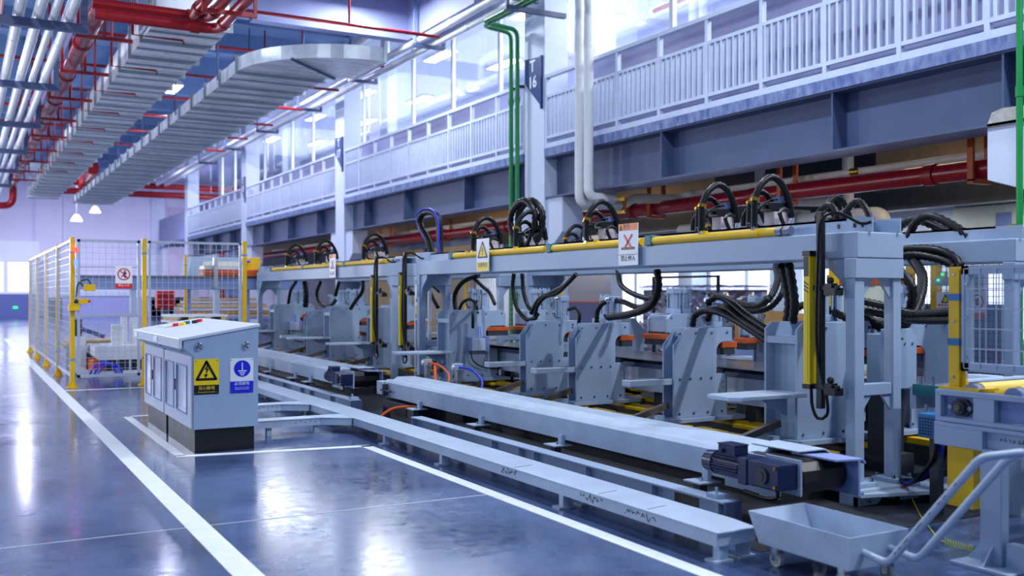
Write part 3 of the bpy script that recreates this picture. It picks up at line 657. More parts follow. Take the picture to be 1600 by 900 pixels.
ps = make_press(False, .165, 'bending_press', 'slim press left of the near light curtain, closest slim one', (X0, 6.72, 0), GN)
dup(ps, (X0, 8.25, 0), 'right one of the two slim presses standing close together in the middle', GN)
dup(ps, (X0, 9.23, 0), 'left one of the two slim presses standing close together in the middle', GN)
pj = make_press(True, .36, 'bending_press', 'wide press with a junction box on its side plate', (X0, 11.16, 0), GN, junction=True)
pf = make_press(True, .30, 'bending_press', 'far wide press beside the pair of light curtains, nearest of the far group', (X0, 13.72, 0), 'far front presses')
dup(pf, (X0, 15.72, 0), 'far wide press with an orange die showing, second of the far group', 'far front presses')
dup(ps, (X0, 16.95, 0), 'far slim press, third of the far group', 'far front presses')
dup(pj, (X0, 19.0, 0), 'farthest front press, with a junction box and a blue tube', 'far front presses')
XR = 7.22
GR = 'rear presses'
for src, y, lab in ((pb, 5.66, 'wide rear press right of the portal legs, seen from behind'), (ps, 7.35, 'slim rear press behind the closest slim front press'), (pb, 8.6, 'wide rear press with an orange die between the middle slim presses'), (ps, 9.9, 'slim rear press behind the left middle slim press'), (pb, 11.5, 'wide rear press behind the press with the junction box'), (ps, 14.2, 'rear press of the far group, nearest'), (pb, 16.4, 'rear press of the far group, middle'), (pb, 19.2, 'rear press of the far group, farthest')):
    dup(src, (XR, y, 0), lab, GR, rz=math.pi)
# handle of the rear press is drawn on a cover box
t = thing('rear_cover', 'tall grey chamfered cover with a steel handle right of the portal legs', 'machine cover', (6.3, 4.75, 0))
obj('cover', MB().prism([(5.85, .70), (5.85, 1.14), (6.12, 1.14), (6.18, 1.08), (6.18, .70)], 'y', 4.98, 5.03).box(5.9, 6.1, 5.03, 5.2, .70, 1.1), 'paint', t, bev=.005)
obj('handle', MB().tube(bend([(5.87, 4.98, 1.07), (5.87, 4.93, 1.07), (5.98, 4.93, 1.07), (5.98, 4.98, 1.07)], .02), .008, 8), 'steel', t, smoothf=True)
obj('bolt', MB().bolts([(5.88, 4.98, 1.03), (5.97, 4.98, 1.03), (6.05, 4.98, 1.03), (6.13, 4.98, 1.03)], '-y', .010, .006), 'steel', t)
obj('stand', MB().box(5.9, 6.1, 5.03, 5.19, .0, .70), 'dark', t)
# ---------------------------------------------------------------- work tables and sheets
for a, b, lab in ((5.25, 11.9, 'near'), (13, 19.8, 'far')):
    t = thing('work_table', 'low grey table running between the %s front and rear presses' % lab, 'table', (6.26, (a+b)/2, 0), 'work tables')
    obj('table_top', MB().box(6.0, 6.5, a, b, .655, .70), 'slate', t, bev=.004)
    n = 6
    for k in range(n):
        y = a+.3+(b-a-.6)*k/(n-1)
        obj('leg', MB().box(6.08, 6.2, y-.06, y+.06, .2, .655).box(6.3, 6.42, y-.06, y+.06, .2, .655), 'dark', t)
    obj('side_skirt', MB().box(6.04, 6.06, a+.1, b-.1, .42, .655), 'bench', t)
    obj('clamp', MB().box(5.97, 6.04, a+2.4, a+2.46, .6, .74).box(5.97, 6.04, a+3.9, a+3.96, .55, .74), 'bluemotor', t)
    s = obj('steel_sheet', MB().box(5.85, 6.66, a+.3, b-.4, .745, .752), 'sheet')
    tag(s, 'flat grey steel sheet lying across the %s press table' % lab, 'steel sheet', 'steel sheets')
    for k in range(5):
        y = a+.8+k*1.35
        obj('roller_pad', MB().cyl((6.02, y, .7225), (6.48, y, .7225), .0225, 10), 'black', t, smoothf=True)
# ---------------------------------------------------------------- gantries
def gantry(mir, y0, y1, label, group):
    f = (lambda x: 12.52-x) if mir else (lambda x: x)
    def bx(m, x0, x1, *r): a, b = sorted((f(x0), f(x1))); return m.box(a, b, *r)
    t = thing('gantry_frame', label, 'machine frame', (f(5.42), (y0+y1)/2, .11), group)
    obj('top_beam', bx(MB(), 5.2, 5.65, y0, y1, 1.635, 1.81), 'paint', t, bev=.008)
    c = obj('top_channel', bx(bx(bx(MB(), 5.32, 5.33, y0-.02, y1+.1, 1.81, 1.91), 5.59, 5.60, y0-.02, y1+.1, 1.81, 1.91), 5.32, 5.60, y0+.2, y1-.2, 1.895, 1.91), 'paint', t)
    B = MB()
    for yy in (y0+.06, y0+.13, y0+.27): bx(B, 5.312, 5.32, yy-.008, yy+.008, 1.845, 1.875)
    obj('slot', B, 'black', c)
    obj('end_box', bx(MB(), 5.28, 5.56, y1-.15, y1+.2, 1.811, 1.93), 'paint', t, bev=.004)
    for ye, s in ((y0, 1), (y1, -1)):
        ya, yb = sorted((ye+s*.02, ye+s*.10))
        for xa, xb in ((5.2, 5.29), (5.57, 5.65)):
            l = obj('leg', bx(MB(), xa, xb, ya, yb, .14, 1.50), 'paint', t, bev=.005)
            obj('foot_plate', bx(MB(), xa-.05, xb+.05, ya-.06, yb+.06, .112, .14), 'paint', l, bev=.003)
            B = MB()
            for dx in (-.03, .125):
                for dy in (-.04, .17): B.cyl((f(xa+dx), ya+dy*.7, .14), (f(xa+dx), ya+dy*.7, .165), .012, 8)
            obj('anchor_bolt', B, 'steel', l)
        obj('crossbar', bx(MB(), 5.29, 5.57, ya+.01, yb-.01, .71, .79), 'paint', t, bev=.005)
        obj('portal_header', bx(MB(), 5.192, 5.658, ya-.015, yb+.005, 1.50, 1.634), 'paint', t, bev=.005)
        y3 = ya+.05 if s < 0 else yb-.05
        G = MB()
        for xs, d in ((5.29, 1), (5.57, -1)):
            G.prism([(f(xs), .71), (f(xs+d*.09), .71), (f(xs), .60)], 'y', y3-.01, y3+.01)
            G.prism([(f(xs), 1.5), (f(xs+d*.12), 1.5), (f(xs), 1.36)], 'y', y3-.01, y3+.01)
        G.prism([(ye+s*.10, 1.634), (ye+s*.29, 1.634), (ye+s*.29, 1.59), (ye+s*.15, 1.47), (ye+s*.10, 1.3)], 'x', min(f(5.22), f(5.24)), max(f(5.22), f(5.24)))
        obj('gusset', G, 'paint', t)
        obj('base_plate', bx(MB(), 5.12, 5.72, ye-s*.08, ye+s*.24, .092, .111), 'bench', t, bev=.003)
    return t
gantry(False, 4.66, 11.95, 'near front grey gantry beam on portal legs carrying a yellow pipe', 'gantries')
gantry(True, 4.66, 11.95, 'near rear grey gantry beam on portal legs behind the wide presses', 'gantries')
gantry(False, 12.75, 19.9, 'far front grey gantry beam left of the pair of light curtains', 'gantries')
gantry(True, 12.75, 19.9, 'far rear grey gantry beam behind the far presses', 'gantries')
t = thing('portal_base', 'grey floor plate with upright ribs carrying the near portal legs', 'machine base', (5.6, 4.6, 0))
obj('plate', MB().prism([(5.12, 4.56), (5.62, 4.42), (6.45, 4.44), (6.55, 4.7), (5.12, 4.74)], 'z', .065, .0915), 'bench', t, bev=.003)
for x in (5.12, 5.52, 5.9): obj('rib', MB().prism([(x, .0), (x+.2, .0), (x+.24, .03), (x+.24, .065), (x, .065)], 'y', 4.6, 4.62).box(x, x+.02, 4.6, 4.74, 0, .065), 'paint', t)
obj('bolt', MB().bolts([(5.16, 4.585, .03), (5.22, 4.585, .03)], '-y', .008, .03), 'steel', t)
# yellow pipe runs
def yellow_run(cuts, z, grp, labs):
    for (a, b), lab in zip(cuts, labs):
        t = thing('yellow_pipe', lab, 'pipe', (5.2, (a+b)/2, 1.81), grp)
        obj('pipe', MB().cyl((5.22, a, z), (5.22, b, z), .034, 16), 'yellow', t, smoothf=True)
        yb = max(a, b); 
        obj('clamp', MB().box(5.18, 5.3, yb-.02-.09, yb-.02, 1.811, 1.895), 'teal', t, bev=.006)
        obj('tee', MB().cyl((5.22, a+(b-a)*.45, z), (5.22, a+(b-a)*.45, z+.05), .028, 12), 'yellow', t, smoothf=True)
        obj('bolt', MB().cyl((5.24, yb-.065, 1.895), (5.24, yb-.065, 1.905), .014, 8), 'steel', t)
yellow_run([(5.6, 7.0), (7.06, 8.66), (8.7, 10.1), (10.12, 10.95)], 1.848, 'yellow pipe lengths', ['yellow pipe length right of the white warning sign, on the near beam', 'yellow pipe length just left of the white warning sign, on the near beam', 'yellow pipe length right of the yellow warning sign, on the near beam', 'short yellow pipe length left of the yellow warning sign, on the near beam'])
yellow_run([(13.0, 14.8), (14.84, 16.9), (16.94, 18.9)], 1.848, 'far yellow pipe lengths', ['yellow pipe length at the right end of the far beam', 'yellow pipe length behind the sign on the far beam', 'yellow pipe length at the left end of the far beam'])
t = thing('yellow_pipe', 'short yellow pipe stub with steel nuts at the right end of the near beam', 'pipe', (5.2, 5.5, 1.81), 'yellow pipe lengths')
obj('pipe', MB().cyl((5.22, 5.42, 1.848), (5.22, 5.58, 1.848), .032, 14), 'yellow', t, smoothf=True)
obj('nut', MB().cyl((5.22, 5.36, 1.848), (5.22, 5.42, 1.848), .036, 6).cyl((5.22, 5.28, 1.848), (5.22, 5.34, 1.848), .036, 6), 'steel', t)
# ---------------------------------------------------------------- valve stations on the beams
def station(loc, label, group, s=1.0):
    t = thing('valve_unit', label, 'valve', loc, group); k = dict(parent=t, local=True)
    A = [(.02, 0, .08), (.02, 0, .2), (.03, 0, .30), (.09, 0, .41), (.19, 0, .47), (.29, 0, .43), (.37, .0, .3), (.40, 0, .17)]
    B = [(.09, .13, .09), (.09, .13, .2), (.11, .13, .29), (.17, .13, .36), (.24, .12, .36), (.31, .11, .28)]
    obj('hose', MB().tube(A, .026, 10, corr=.09, per=.04), 'hose', smoothf=True, **k)
    obj('hose', MB().tube(B, .023, 10, corr=.09, per=.04), 'hose', smoothf=True, **k)
    obj('hose', MB().tube([(.13, .24, .11), (.14, .24, .2), (.19, .22, .25), (.27, .2, .22), (.31, .19, .14)], .02, 8), 'hose', smoothf=True, **k)
    obj('hose', MB().tube([(.24, -.08, .11), (.2, -.08, .19), (.26, -.06, .23), (.33, -.04, .21)], .016, 8), 'hose', smoothf=True, **k)
    for (x, y, z), r in (((.03, 0, .28), .032), ((.105, .13, .27), .029)):
        obj('brass_clamp', MB().cyl((x, y, z), (x+.006, y, z+.026), r, 12).box(x-.04, x-.02, y-.01, y+.01, z+.005, z+.025), 'brass', smoothf=True, **k)
    obj('fitting', MB().cyl((.02, 0, .06), (.02, 0, .11), .027, 6).cyl((.09, .13, .1), (.09, .13, .13), .025, 6), 'steel', **k)
    obj('elbow', MB().tube([(.40, 0, .19), (.40, 0, .13), (.37, 0, .105), (.33, 0, .1)], .02, 8), 'alu', smoothf=True, **k)
    obj('manifold', MB().box(.24, .38, .02, .13, .1, .215), 'pinkish', bev=.004, **k)
    v = obj('solenoid', MB().box(.2, .38, .015, .135, .217, .285).cyl((.17, .07, .25), (.2, .07, .25), .02, 10), 'black', bev=.006, **k)
    obj('connector', MB().box(.3, .37, .03, .11, .287, .335), 'blueg', v, local=True)
    obj('cable', MB().tube([(.3, .05, .31), (.2, .02, .30), (.11, .05, .22), (.12, .08, .12), (.16, .08, .1)], .007, 6), 'hose', smoothf=True, **k)
    return t
K['pinkish'] = pm('manifold_block', 'c8b6b4', .5, var=.04)
G1 = 'valve units on the near beam'
v0 = station((5.2, 5.66, 1.81), 'rightmost valve unit with two black hose arches on the near front beam', G1)
for y, lab in ((6.27, 'second valve unit from the right on the near front beam'), (7.95, 'valve unit just left of the white warning sign on the near front beam'), (9.33, 'valve unit below the tall ribbed hose loop on the near front beam'), (10.35, 'valve unit left of the yellow warning sign on the near front beam')):
    dup(v0, (5.2 if y > 5 else 5.42, y, 1.81 if y > 5 else 1.82), lab, G1)
for y, lab in ((13.95, 'right valve unit on the far front beam'), (16.2, 'middle valve unit on the far front beam'), (17.9, 'left valve unit on the far front beam')):
    dup(v0, (5.2, y, 1.81), lab, 'valve units on the far beam')
for y, lab in ((6.7, 'right valve unit on the near rear beam'), (8.3, 'middle valve unit on the near rear beam'), (11.2, 'left valve unit on the near rear beam')):
    dup(v0, (7.0, y, 1.83), lab, 'valve units on the rear beam')
# ---------------------------------------------------------------- loose hoses
HO = [
    ('thick hose curling down from the beam to the press with the junction box', 0.03, [(5.75, 11.24, 1.63), (5.75, 11.68, 1.55), (5.75, 11.93, 1.38), (5.75, 11.91, 1.15)], 1),
    ('hose bending down to the cylinder of the press with the junction box', 0.022, [(5.75, 11.42, 1.61), (5.75, 11.17, 1.5), (5.75, 10.94, 1.4), (5.75, 10.8, 1.26)], 1),
    ('hose arching low over the press with the junction box', 0.02, [(5.7, 11.73, 1.13), (5.7, 11.61, 1.27), (5.7, 11.37, 1.32), (5.7, 11.21, 1.25), (5.7, 11.17, 1.14)], 1),
    ('cable hanging over the face of the press with the junction box', 0.018, [(5.75, 11.29, 1.3), (5.6, 11.07, 1.19), (5.27, 10.45, 1.15), (5.27, 10.45, 0.99)], 0),
    ('corrugated hose sagging left of the press behind the brown brace', 0.024, [(5.7, 10.23, 1.63), (5.7, 10.26, 1.46), (5.7, 10.17, 1.24), (5.7, 9.94, 1.1), (5.7, 9.71, 1.12)], 1),
    ('second corrugated hose sagging beside it left of the middle press', 0.024, [(5.8, 10.21, 1.63), (5.8, 10.18, 1.42), (5.8, 10.06, 1.24), (5.8, 9.85, 1.15)], 1),
    ('hose sloping from the beam to the middle press cylinder', 0.024, [(5.7, 8.88, 1.6), (5.7, 9.11, 1.48), (5.7, 9.4, 1.4), (5.7, 9.65, 1.33), (5.7, 9.83, 1.17)], 1),
    ('lower hose sloping from the beam to the middle press cylinder', 0.022, [(5.7, 8.93, 1.57), (5.7, 9.24, 1.41), (5.7, 9.51, 1.36), (5.7, 9.68, 1.26), (5.7, 9.75, 1.12)], 1),
    ('short hose ending behind the top of the middle press', 0.02, [(5.8, 9.19, 1.22), (5.8, 9.04, 1.24), (5.8, 8.97, 1.17), (5.8, 8.99, 1.04)], 1),
    ('thick hose loop hanging between the two middle presses', 0.034, [(5.5, 7.22, 1.61), (5.5, 7.2, 1.45), (5.55, 7.37, 1.29), (5.6, 7.77, 1.2), (5.7, 8.27, 1.16)], 1),
    ('hose sagging behind the thick loop between the two middle presses', 0.028, [(6.9, 9.83, 1.68), (6.8, 9.62, 1.5), (6.7, 9.23, 1.39), (6.6, 8.74, 1.33), (6.6, 8.63, 1.37)], 1),
    ('hose arching over the press left of the thick loop', 0.026, [(5.8, 8.64, 1.08), (5.8, 8.62, 1.22), (5.8, 8.48, 1.31), (5.8, 8.21, 1.32), (5.8, 7.91, 1.26), (5.8, 7.7, 1.31)], 1),
    ('upper hose of the bundle leading right from the press near the wrapped goods', 0.03, [(5.75, 6.82, 1.31), (5.75, 6.7, 1.37), (5.7, 6.48, 1.33), (5.65, 6.22, 1.22), (5.6, 5.92, 1.11)], 1),
    ('middle hose of the bundle leading right from the press near the wrapped goods', 0.03, [(5.75, 6.83, 1.16), (5.75, 6.76, 1.24), (5.7, 6.52, 1.27), (5.65, 6.27, 1.18), (5.6, 5.92, 1.06)], 1),
    ('lower hose of the bundle leading right from the press near the wrapped goods', 0.028, [(5.75, 7.03, 1.1), (5.75, 6.99, 1.2), (5.7, 6.76, 1.25), (5.65, 6.42, 1.2), (5.6, 5.92, 1.02)], 1),
    ('hose hanging in a wide bow below the beam by the pale window', 0.03, [(6.88, 7.16, 1.67), (6.6, 6.85, 1.51), (6.4, 6.76, 1.34), (6.4, 6.97, 1.28), (6.4, 7.28, 1.33), (6.4, 7.55, 1.38)], 1),
    ('hose lying in a low bow behind the bundle of three hoses', 0.026, [(6.88, 7.08, 1.67), (6.6, 6.77, 1.44), (6.5, 6.82, 1.28), (6.5, 7.04, 1.23), (6.5, 7.21, 1.24)], 1),
    ('left of two thick hoses hanging straight left of the near light curtain', 0.034, [(5.63, 5.8, 1.63), (5.63, 5.75, 1.47), (5.63, 5.72, 1.32), (5.63, 5.74, 1.17)], 1),
    ('right of two thick hoses hanging straight left of the near light curtain', 0.034, [(5.58, 5.67, 1.63), (5.58, 5.63, 1.46), (5.58, 5.61, 1.32), (5.58, 5.63, 1.17)], 1),
    ('hose arching behind the near light curtain onto the near press', 0.028, [(5.8, 5.86, 1.17), (5.8, 5.82, 1.27), (5.8, 5.69, 1.31), (5.8, 5.5, 1.28), (5.8, 5.29, 1.21)], 1),
    ('low hose arch on the near beam just behind the black post', 0.022, [(5.6, 5.4, 1.91), (5.6, 5.38, 2.0), (5.6, 5.29, 2.05), (5.6, 5.22, 2.0), (5.6, 5.21, 1.9)], 1),
    ('second low hose arch on the near beam right of the black post', 0.022, [(5.62, 5.18, 1.9), (5.62, 5.14, 1.99), (5.62, 5.04, 2.06), (5.62, 4.96, 2.0), (5.62, 4.9, 1.88)], 1),
    ('big black hose coil hanging behind the right leg of the portal', 0.037, [(6.88, 5.62, 1.72), (6.6, 5.27, 1.54), (6.3, 5.06, 1.34), (6.1, 5.01, 1.18), (6.1, 5.22, 1.14), (6.1, 5.43, 1.23)], 1),
    ('hose loop inside the big coil behind the right leg of the portal', 0.035, [(6.15, 5.12, 1.58), (6.15, 5.0, 1.44), (6.15, 5.03, 1.25), (6.15, 5.17, 1.17), (6.15, 5.45, 1.19)], 1),
    ('upper ribbed hose lying on the rear beam end above the yellow post', 0.034, [(6.8, 5.69, 1.75), (6.8, 5.5, 1.76), (6.8, 5.28, 1.74), (6.8, 5.14, 1.68), (6.8, 5.08, 1.61)], 1),
    ('lower ribbed hose lying on the rear beam end above the yellow post', 0.034, [(6.78, 5.67, 1.7), (6.78, 5.48, 1.71), (6.78, 5.3, 1.68), (6.78, 5.17, 1.64), (6.78, 5.12, 1.6)], 1),
    ('ribbed hose stretching from the portal to the yellow post', 0.03, [(6.0, 5.34, 1.34), (6.0, 5.1, 1.3), (6.0, 4.85, 1.25), (5.9, 4.45, 1.28)], 1),
    ('lower smooth hose stretching from the portal to the yellow post', 0.03, [(6.05, 5.39, 1.27), (6.05, 5.15, 1.24), (6.0, 4.85, 1.21), (5.9, 4.44, 1.22)], 1),
    ('front hose arching over the rear beam right of the portal', 0.036, [(6.95, 5.68, 1.86), (6.95, 5.62, 1.98), (6.95, 5.48, 2.03), (6.95, 5.31, 1.97), (6.95, 5.11, 1.85)], 1),
    ('rear hose arching over the rear beam right of the portal', 0.034, [(7.05, 5.92, 1.89), (7.05, 5.82, 1.99), (7.05, 5.66, 2.01), (7.05, 5.45, 1.93), (7.05, 5.26, 1.85)], 1),
    ('far hose hanging down left of the far presses', 0.03, [(5.6, 18.56, 1.62), (5.6, 18.93, 1.44), (5.6, 19.11, 1.15)], 1),
    ('thick far hose bundle strand hanging above the far presses', 0.05, [(5.6, 18.03, 1.61), (5.6, 17.95, 1.38), (5.6, 17.99, 1.14)], 1),
    ('far hose hanging in a bow between the far presses', 0.03, [(5.6, 17.1, 1.6), (5.6, 17.31, 1.4), (5.6, 17.13, 1.22), (5.6, 16.64, 1.17), (5.6, 16.3, 1.27)], 1),
    ('far hose hanging behind the white and orange sign', 0.03, [(5.65, 16.25, 1.6), (5.65, 16.45, 1.36)], 1),
    ('far hose hanging before the far light curtain', 0.03, [(5.6, 14.98, 1.6), (5.6, 15.01, 1.43), (5.6, 15.3, 1.28), (5.6, 15.54, 1.15)], 1),
    ('left far hose sloping to the portal at the beam end', 0.025, [(5.62, 12.5, 1.56), (5.62, 12.15, 1.43)], 1),
    ('lower far hose sloping to the portal at the beam end', 0.025, [(5.62, 12.53, 1.5), (5.62, 12.36, 1.34), (5.62, 12.19, 1.21)], 1),
]
for lab, r, pts, cor in HO:
    m = MB().tube(pts, r, 12, corr=.12 if cor else 0, per=r*1.5)
    tag(obj('hose', m, 'hose', smoothf=True), 'black '+lab, 'hose', 'black hoses')
t = thing('hose_loop', 'tall black ribbed hose loop standing on the near beam by the green pipes', 'hose', (5.45, 9.6, 1.91))
for dx in (0, .06):
    obj('hose', MB().tube([(5.45+dx, 9.75-dx, 1.92), (5.45+dx, 9.86-dx, 2.2), (5.45+dx, 9.78-dx, 2.35), (5.45+dx, 9.55-dx, 2.42), (5.45+dx, 9.34-dx, 2.3), (5.45+dx, 9.33-dx, 2.12), (5.45+dx, 9.47-dx, 1.92)], .036, 12, corr=.11, per=.055), 'hose', t, smoothf=True)
t = thing('hose_loop', 'teardrop black hose loop with a blue line at the left end of the near beam', 'hose', (5.42, 12, 1.93))
td = [(5.45, 12.02, 1.915), (5.45, 12.12, 2.1), (5.44, 12.3, 2.26), (5.44, 12.38, 2.38), (5.44, 12.27, 2.47), (5.44, 12.0, 2.47), (5.44, 11.78, 2.38), (5.44, 11.74, 2.2), (5.44, 11.74, 2.05), (5.44, 11.72, 1.915)]
td2 = [(5.4, 11.76, 1.93), (5.4, 12.05, 2.08), (5.4, 12.26, 2.22), (5.4, 12.36, 2.36), (5.4, 12.25, 2.44), (5.4, 12.0, 2.45), (5.4, 11.82, 2.36), (5.4, 11.78, 2.2), (5.4, 11.76, 2.0)]
obj('hose', MB().tube(td, .042, 12, corr=.11, per=.055), 'hose', t, smoothf=True)
obj('air_line', MB().tube([(p[0]-.03, p[1]+.036*(1 if p[1] > 12 else -1), p[2]+(.036 if p[2] > 2.4 else 0)) for p in td[1:]], .010, 8), 'bluehose', t, smoothf=True)
# ---------------------------------------------------------------- warning signs on the beams
ZX = (0, -1, 0); ZZ = (0, 0, 1)
def do_not_reach(y, lab):
    t = thing('warning_sign', lab, 'sign', (5.17, y, 1.64), 'reach-in warning signs'); O = (5.165, y, 1.83)
    obj('panel', plate(O, ZX, ZZ, rect(.29, .37), .006), 'signw', t)
    obj('orange_header', plate(O, ZX, ZZ, rect(.29, .062, 0, .154), .002, .006), 'signo', t)
    obj('cross_mark', join(stroke(O, ZX, ZZ, (-.06, .085), (.06, -.04), .017, .002, .009), stroke(O, ZX, ZZ, (.06, .085), (-.06, -.04), .017, .002, .009)), 'signr', t)
    obj('pictogram', join(stroke(O, ZX, ZZ, (-.1, -.035), (.1, -.035), .022, .002, .0065), stroke(O, ZX, ZZ, (-.145, -.09), (.145, -.09), .004, .002, .0065), tri2d(O, ZX, ZZ, .03, .03, (-.105, .148), .009, .002, .009)), 'signk', t)
    text('lettering', '警告', .052, (5.165-.0085, y+.02, 1.83+.154), ZX, ZZ, 'signk', t, depth=.0005)
    text('lettering', '禁止伸入', .055, (5.165-.0075, y, 1.83-.125), ZX, ZZ, 'signk', t, depth=.0005, bold=.0006)
do_not_reach(7.19, 'white and orange sign with a red cross on the near beam')
do_not_reach(15.16, 'white and orange sign with a red cross on the far beam')
def caution(y, x, z, lab, s=1):
    t = thing('warning_sign', lab, 'sign', (x, y, z-.185*s), 'caution signs'); O = (x-.005, y, z)
    obj('panel', plate(O, ZX, ZZ, rect(.3*s, .37*s), .006), 'signw', t)
    obj('yellow_field', join(plate(O, ZX, ZZ, rect(.28*s, .1*s, 0, -.13*s), .002, .006), plate(O, ZX, ZZ, [(-.1*s, -.02*s), (.1*s, -.02*s), (0, .14*s)], .002, .006)), 'signy', t)
    obj('triangle', join(tri2d(O, ZX, ZZ, .22*s, .17*s, (0, .06*s), .018*s, .002, .0085), stroke(O, ZX, ZZ, (0, .08*s), (0, .03*s), .014*s, .002, .0085), plate(O, ZX, ZZ, circ(.009*s, 10, 0, .01*s), .002, .0085)), 'signk', t)
    text('lettering', '注意安全', .055*s, (x-.0135, y, z-.115*s), ZX, ZZ, 'signk', t, depth=.0005, bold=.0006)
caution(9.985, 5.17, 1.83, 'white and yellow triangle sign on the near beam')
t = thing('gap_guard', 'narrow white mesh guard with a yellow triangle sign behind the far light curtains', 'guard', (5.45, 12.3, 0))
def _gg():
    m = MB()
    for i in range(5): m.box(5.447, 5.453, 12.1+.1*i-.003, 12.1+.1*i+.003, .35, 1.05)
    for i in range(10): m.box(5.447, 5.453, 12.1, 12.5, .37+.075*i-.003, .37+.075*i+.003)
    return m
obj('mesh', _gg(), 'wire', t)
obj('frame', MB().box(5.43, 5.47, 12.06, 12.1, .0, 1.62).box(5.43, 5.47, 12.5, 12.54, .0, 1.62).box(5.43, 5.47, 12.1, 12.5, 1.58, 1.62).box(5.43, 5.47, 12.1, 12.5, .33, .37).box(5.43, 5.47, 12.1, 12.5, 1.03, 1.06), 'white', t)
caution(12.3, 5.42, 1.32, 'white and yellow triangle sign on the narrow guard behind the far light curtains', 1.1)
# ---------------------------------------------------------------- light curtains
def curtain(y, x, z0, z1, yl, lab, post_up=.3):
    t = thing('light_curtain', lab, 'light curtain', (x, y, z0), 'light curtains')
    obj('bar', MB().box(x-.045, x+.045, y-.03, y+.03, z0+.03, z1), 'signy', t, bev=.004)
    obj('groove', MB().box(x+.01, x+.018, y-.033, y-.03, z0+.05, z1-.02).box(x-.048, x-.045, y-.012, y+.012, z0+.05, z1-.25), 'curt', t)
    c = obj('end_cap', MB().box(x-.05, x+.05, y-.035, y+.035, z1, z1+.035).box(x-.05, x+.05, y-.035, y+.035, z0, z0+.03), 'black', t)
    lb = join(MB().box(x-.0475, x-.045, y-.02, y+.025, z1-.14, z1-.005), *[MB()._add([(x-.047, y+.025, z1-.17-k*.025), (x-.047, y-.02, z1-.195-k*.025), (x-.047, y-.02, z1-.205-k*.025), (x-.047, y+.025, z1-.18-k*.025)], [(0, 1, 2, 3)]) for k in range(3)])
    obj('label', lb, 'signk', t)
    yp = y-.085
    obj('post', MB().box(x-.018, x+.022, yp-.024, yp+.024, z0-.13, z1+post_up), 'black', t, bev=.003)
    for z in (z0+.02, z1-.22):
        a, b = sorted((yp+.05, yl)); 
        r = obj('arm', MB().box(x-.02, x+.01, a, b, z-.018, z+.018).box(x-.04, x+.04, b-.1 if yl > yp else a, b if yl > yp else a+.1, z-.05, z+.0), 'black', t, bev=.003)
        obj('clamp_knob', MB().sphere((x-.01, (a+b)/2-.04, z+.05), .025, 8).box(x-.035, x+.025, (a+b)/2-.07, (a+b)/2-.01, z-.03, z+.03), 'black', r)
    obj('cable', MB().tube([(x, y, z0), (x, y-.01, z0-.12), (x, y-.06, z0-.2), (x, y-.14, z0-.17), (x-.01, y-.15, z0-.05), (x-.035, yp, z0+.3), (x-.035, yp-.01, z1), (x-.02, yp-.03, z1+post_up*.8), (x+.06, yp-.1, z1+post_up*.95), (x+.14, yp-.22, z1+post_up*.7), (x+.19, yp-.26, z1+.22)], .011, 8), 'hose', t, smoothf=True)
    return t
curtain(4.99, 5.12, .745, 1.655, 4.74, 'big yellow light curtain on a black post at the near portal')
curtain(12.22, 5.12, .68, 1.64, 11.9, 'right one of the pair of far yellow light curtains')
curtain(13.25, 5.12, .68, 1.62, 12.85, 'left one of the pair of far yellow light curtains')
# ---------------------------------------------------------------- long roller housings in front
def housing(y0, y1, lab, pads, flap):
    t = thing('conveyor_housing', lab, 'conveyor housing', (4.38, (y0+y1)/2, .2), 'conveyor housings')
    obj('cover', MB().prism([(4.2, .235), (4.2, .40), (4.235, .425), (4.31, .42), (4.36, .45), (4.56, .45), (4.56, .235)], 'y', y0+.25, y1), 'bench', t, bev=.004)
    obj('cover_flap', MB().prism([(4.36, .452), (4.58, .452), (4.62, .43), (4.62, .436), (4.58, .46), (4.36, .458)], 'y', y0, y0+.4), 'bench', t)
    obj('end_block', MB().box(4.17, 4.42, y1, y1+.16, .25, .40), 'bench', t, bev=.004)
    obj('tension_bolt', MB().cyl((4.16, y1-.28, .31), (4.16, y1, .31), .012, 8).box(4.14, 4.2, y1-.12, y1-.08, .25, .38), 'dark', t)
    for y in pads:
        p = obj('foot_bracket', MB().box(4.165, 4.2, y-.025, y+.025, .2, .275).box(4.08, 4.25, y-.06, y+.11, .19, .2), 'bench', t)
        obj('bolt', MB().cyl((4.14, y, .2), (4.14, y, .225), .009, 6), 'steel', p)
        obj('support_post', MB().box(4.1, 4.16, y-.03, y+.03, 0, .19), 'dark', t)
    r = obj('end_roller', MB().cyl((4.23, y0-.08, .33), (4.57, y0-.08, .33), .098, 10), 'black', t)
    obj('belt', MB().box(4.24, 4.56, y0-.08, y0+.3, .405, .425).box(4.24, 4.56, y0-.08, y0+.3, .235, .245), 'black', t)
    obj('roller_shaft', MB().cyl((4.18, y0-.08, .33), (4.6, y0-.08, .33), .02, 12), 'steel', r, smoothf=True)
    obj('side_frame', MB().box(4.185, 4.2, y0-.02, y0+.45, .2, .43).box(4.13, 4.2, y0-.02, y0+.1, .195, .21), 'paint', t)
    obj('side_frame', MB().box(4.585, 4.6, y0-.25, y0+.3, .235, .42).box(4.585, 4.63, y0-.25, y0+.3, .215, .235).prism([(4.4, .43), (4.62, .42), (4.64, .40), (4.65, .405), (4.63, .43), (4.4, .44)], 'y', y0-.25, y0+.1), 'blueg', t)
    return t
housing(4.35, 10.55, 'long grey roller conveyor housing in front of the near presses', (4.97, 6.73, 8.12, 9.52), 1)
housing(11.85, 22, 'long grey roller conveyor housing in front of the far presses', (13.2, 13.9, 15.2), 1)
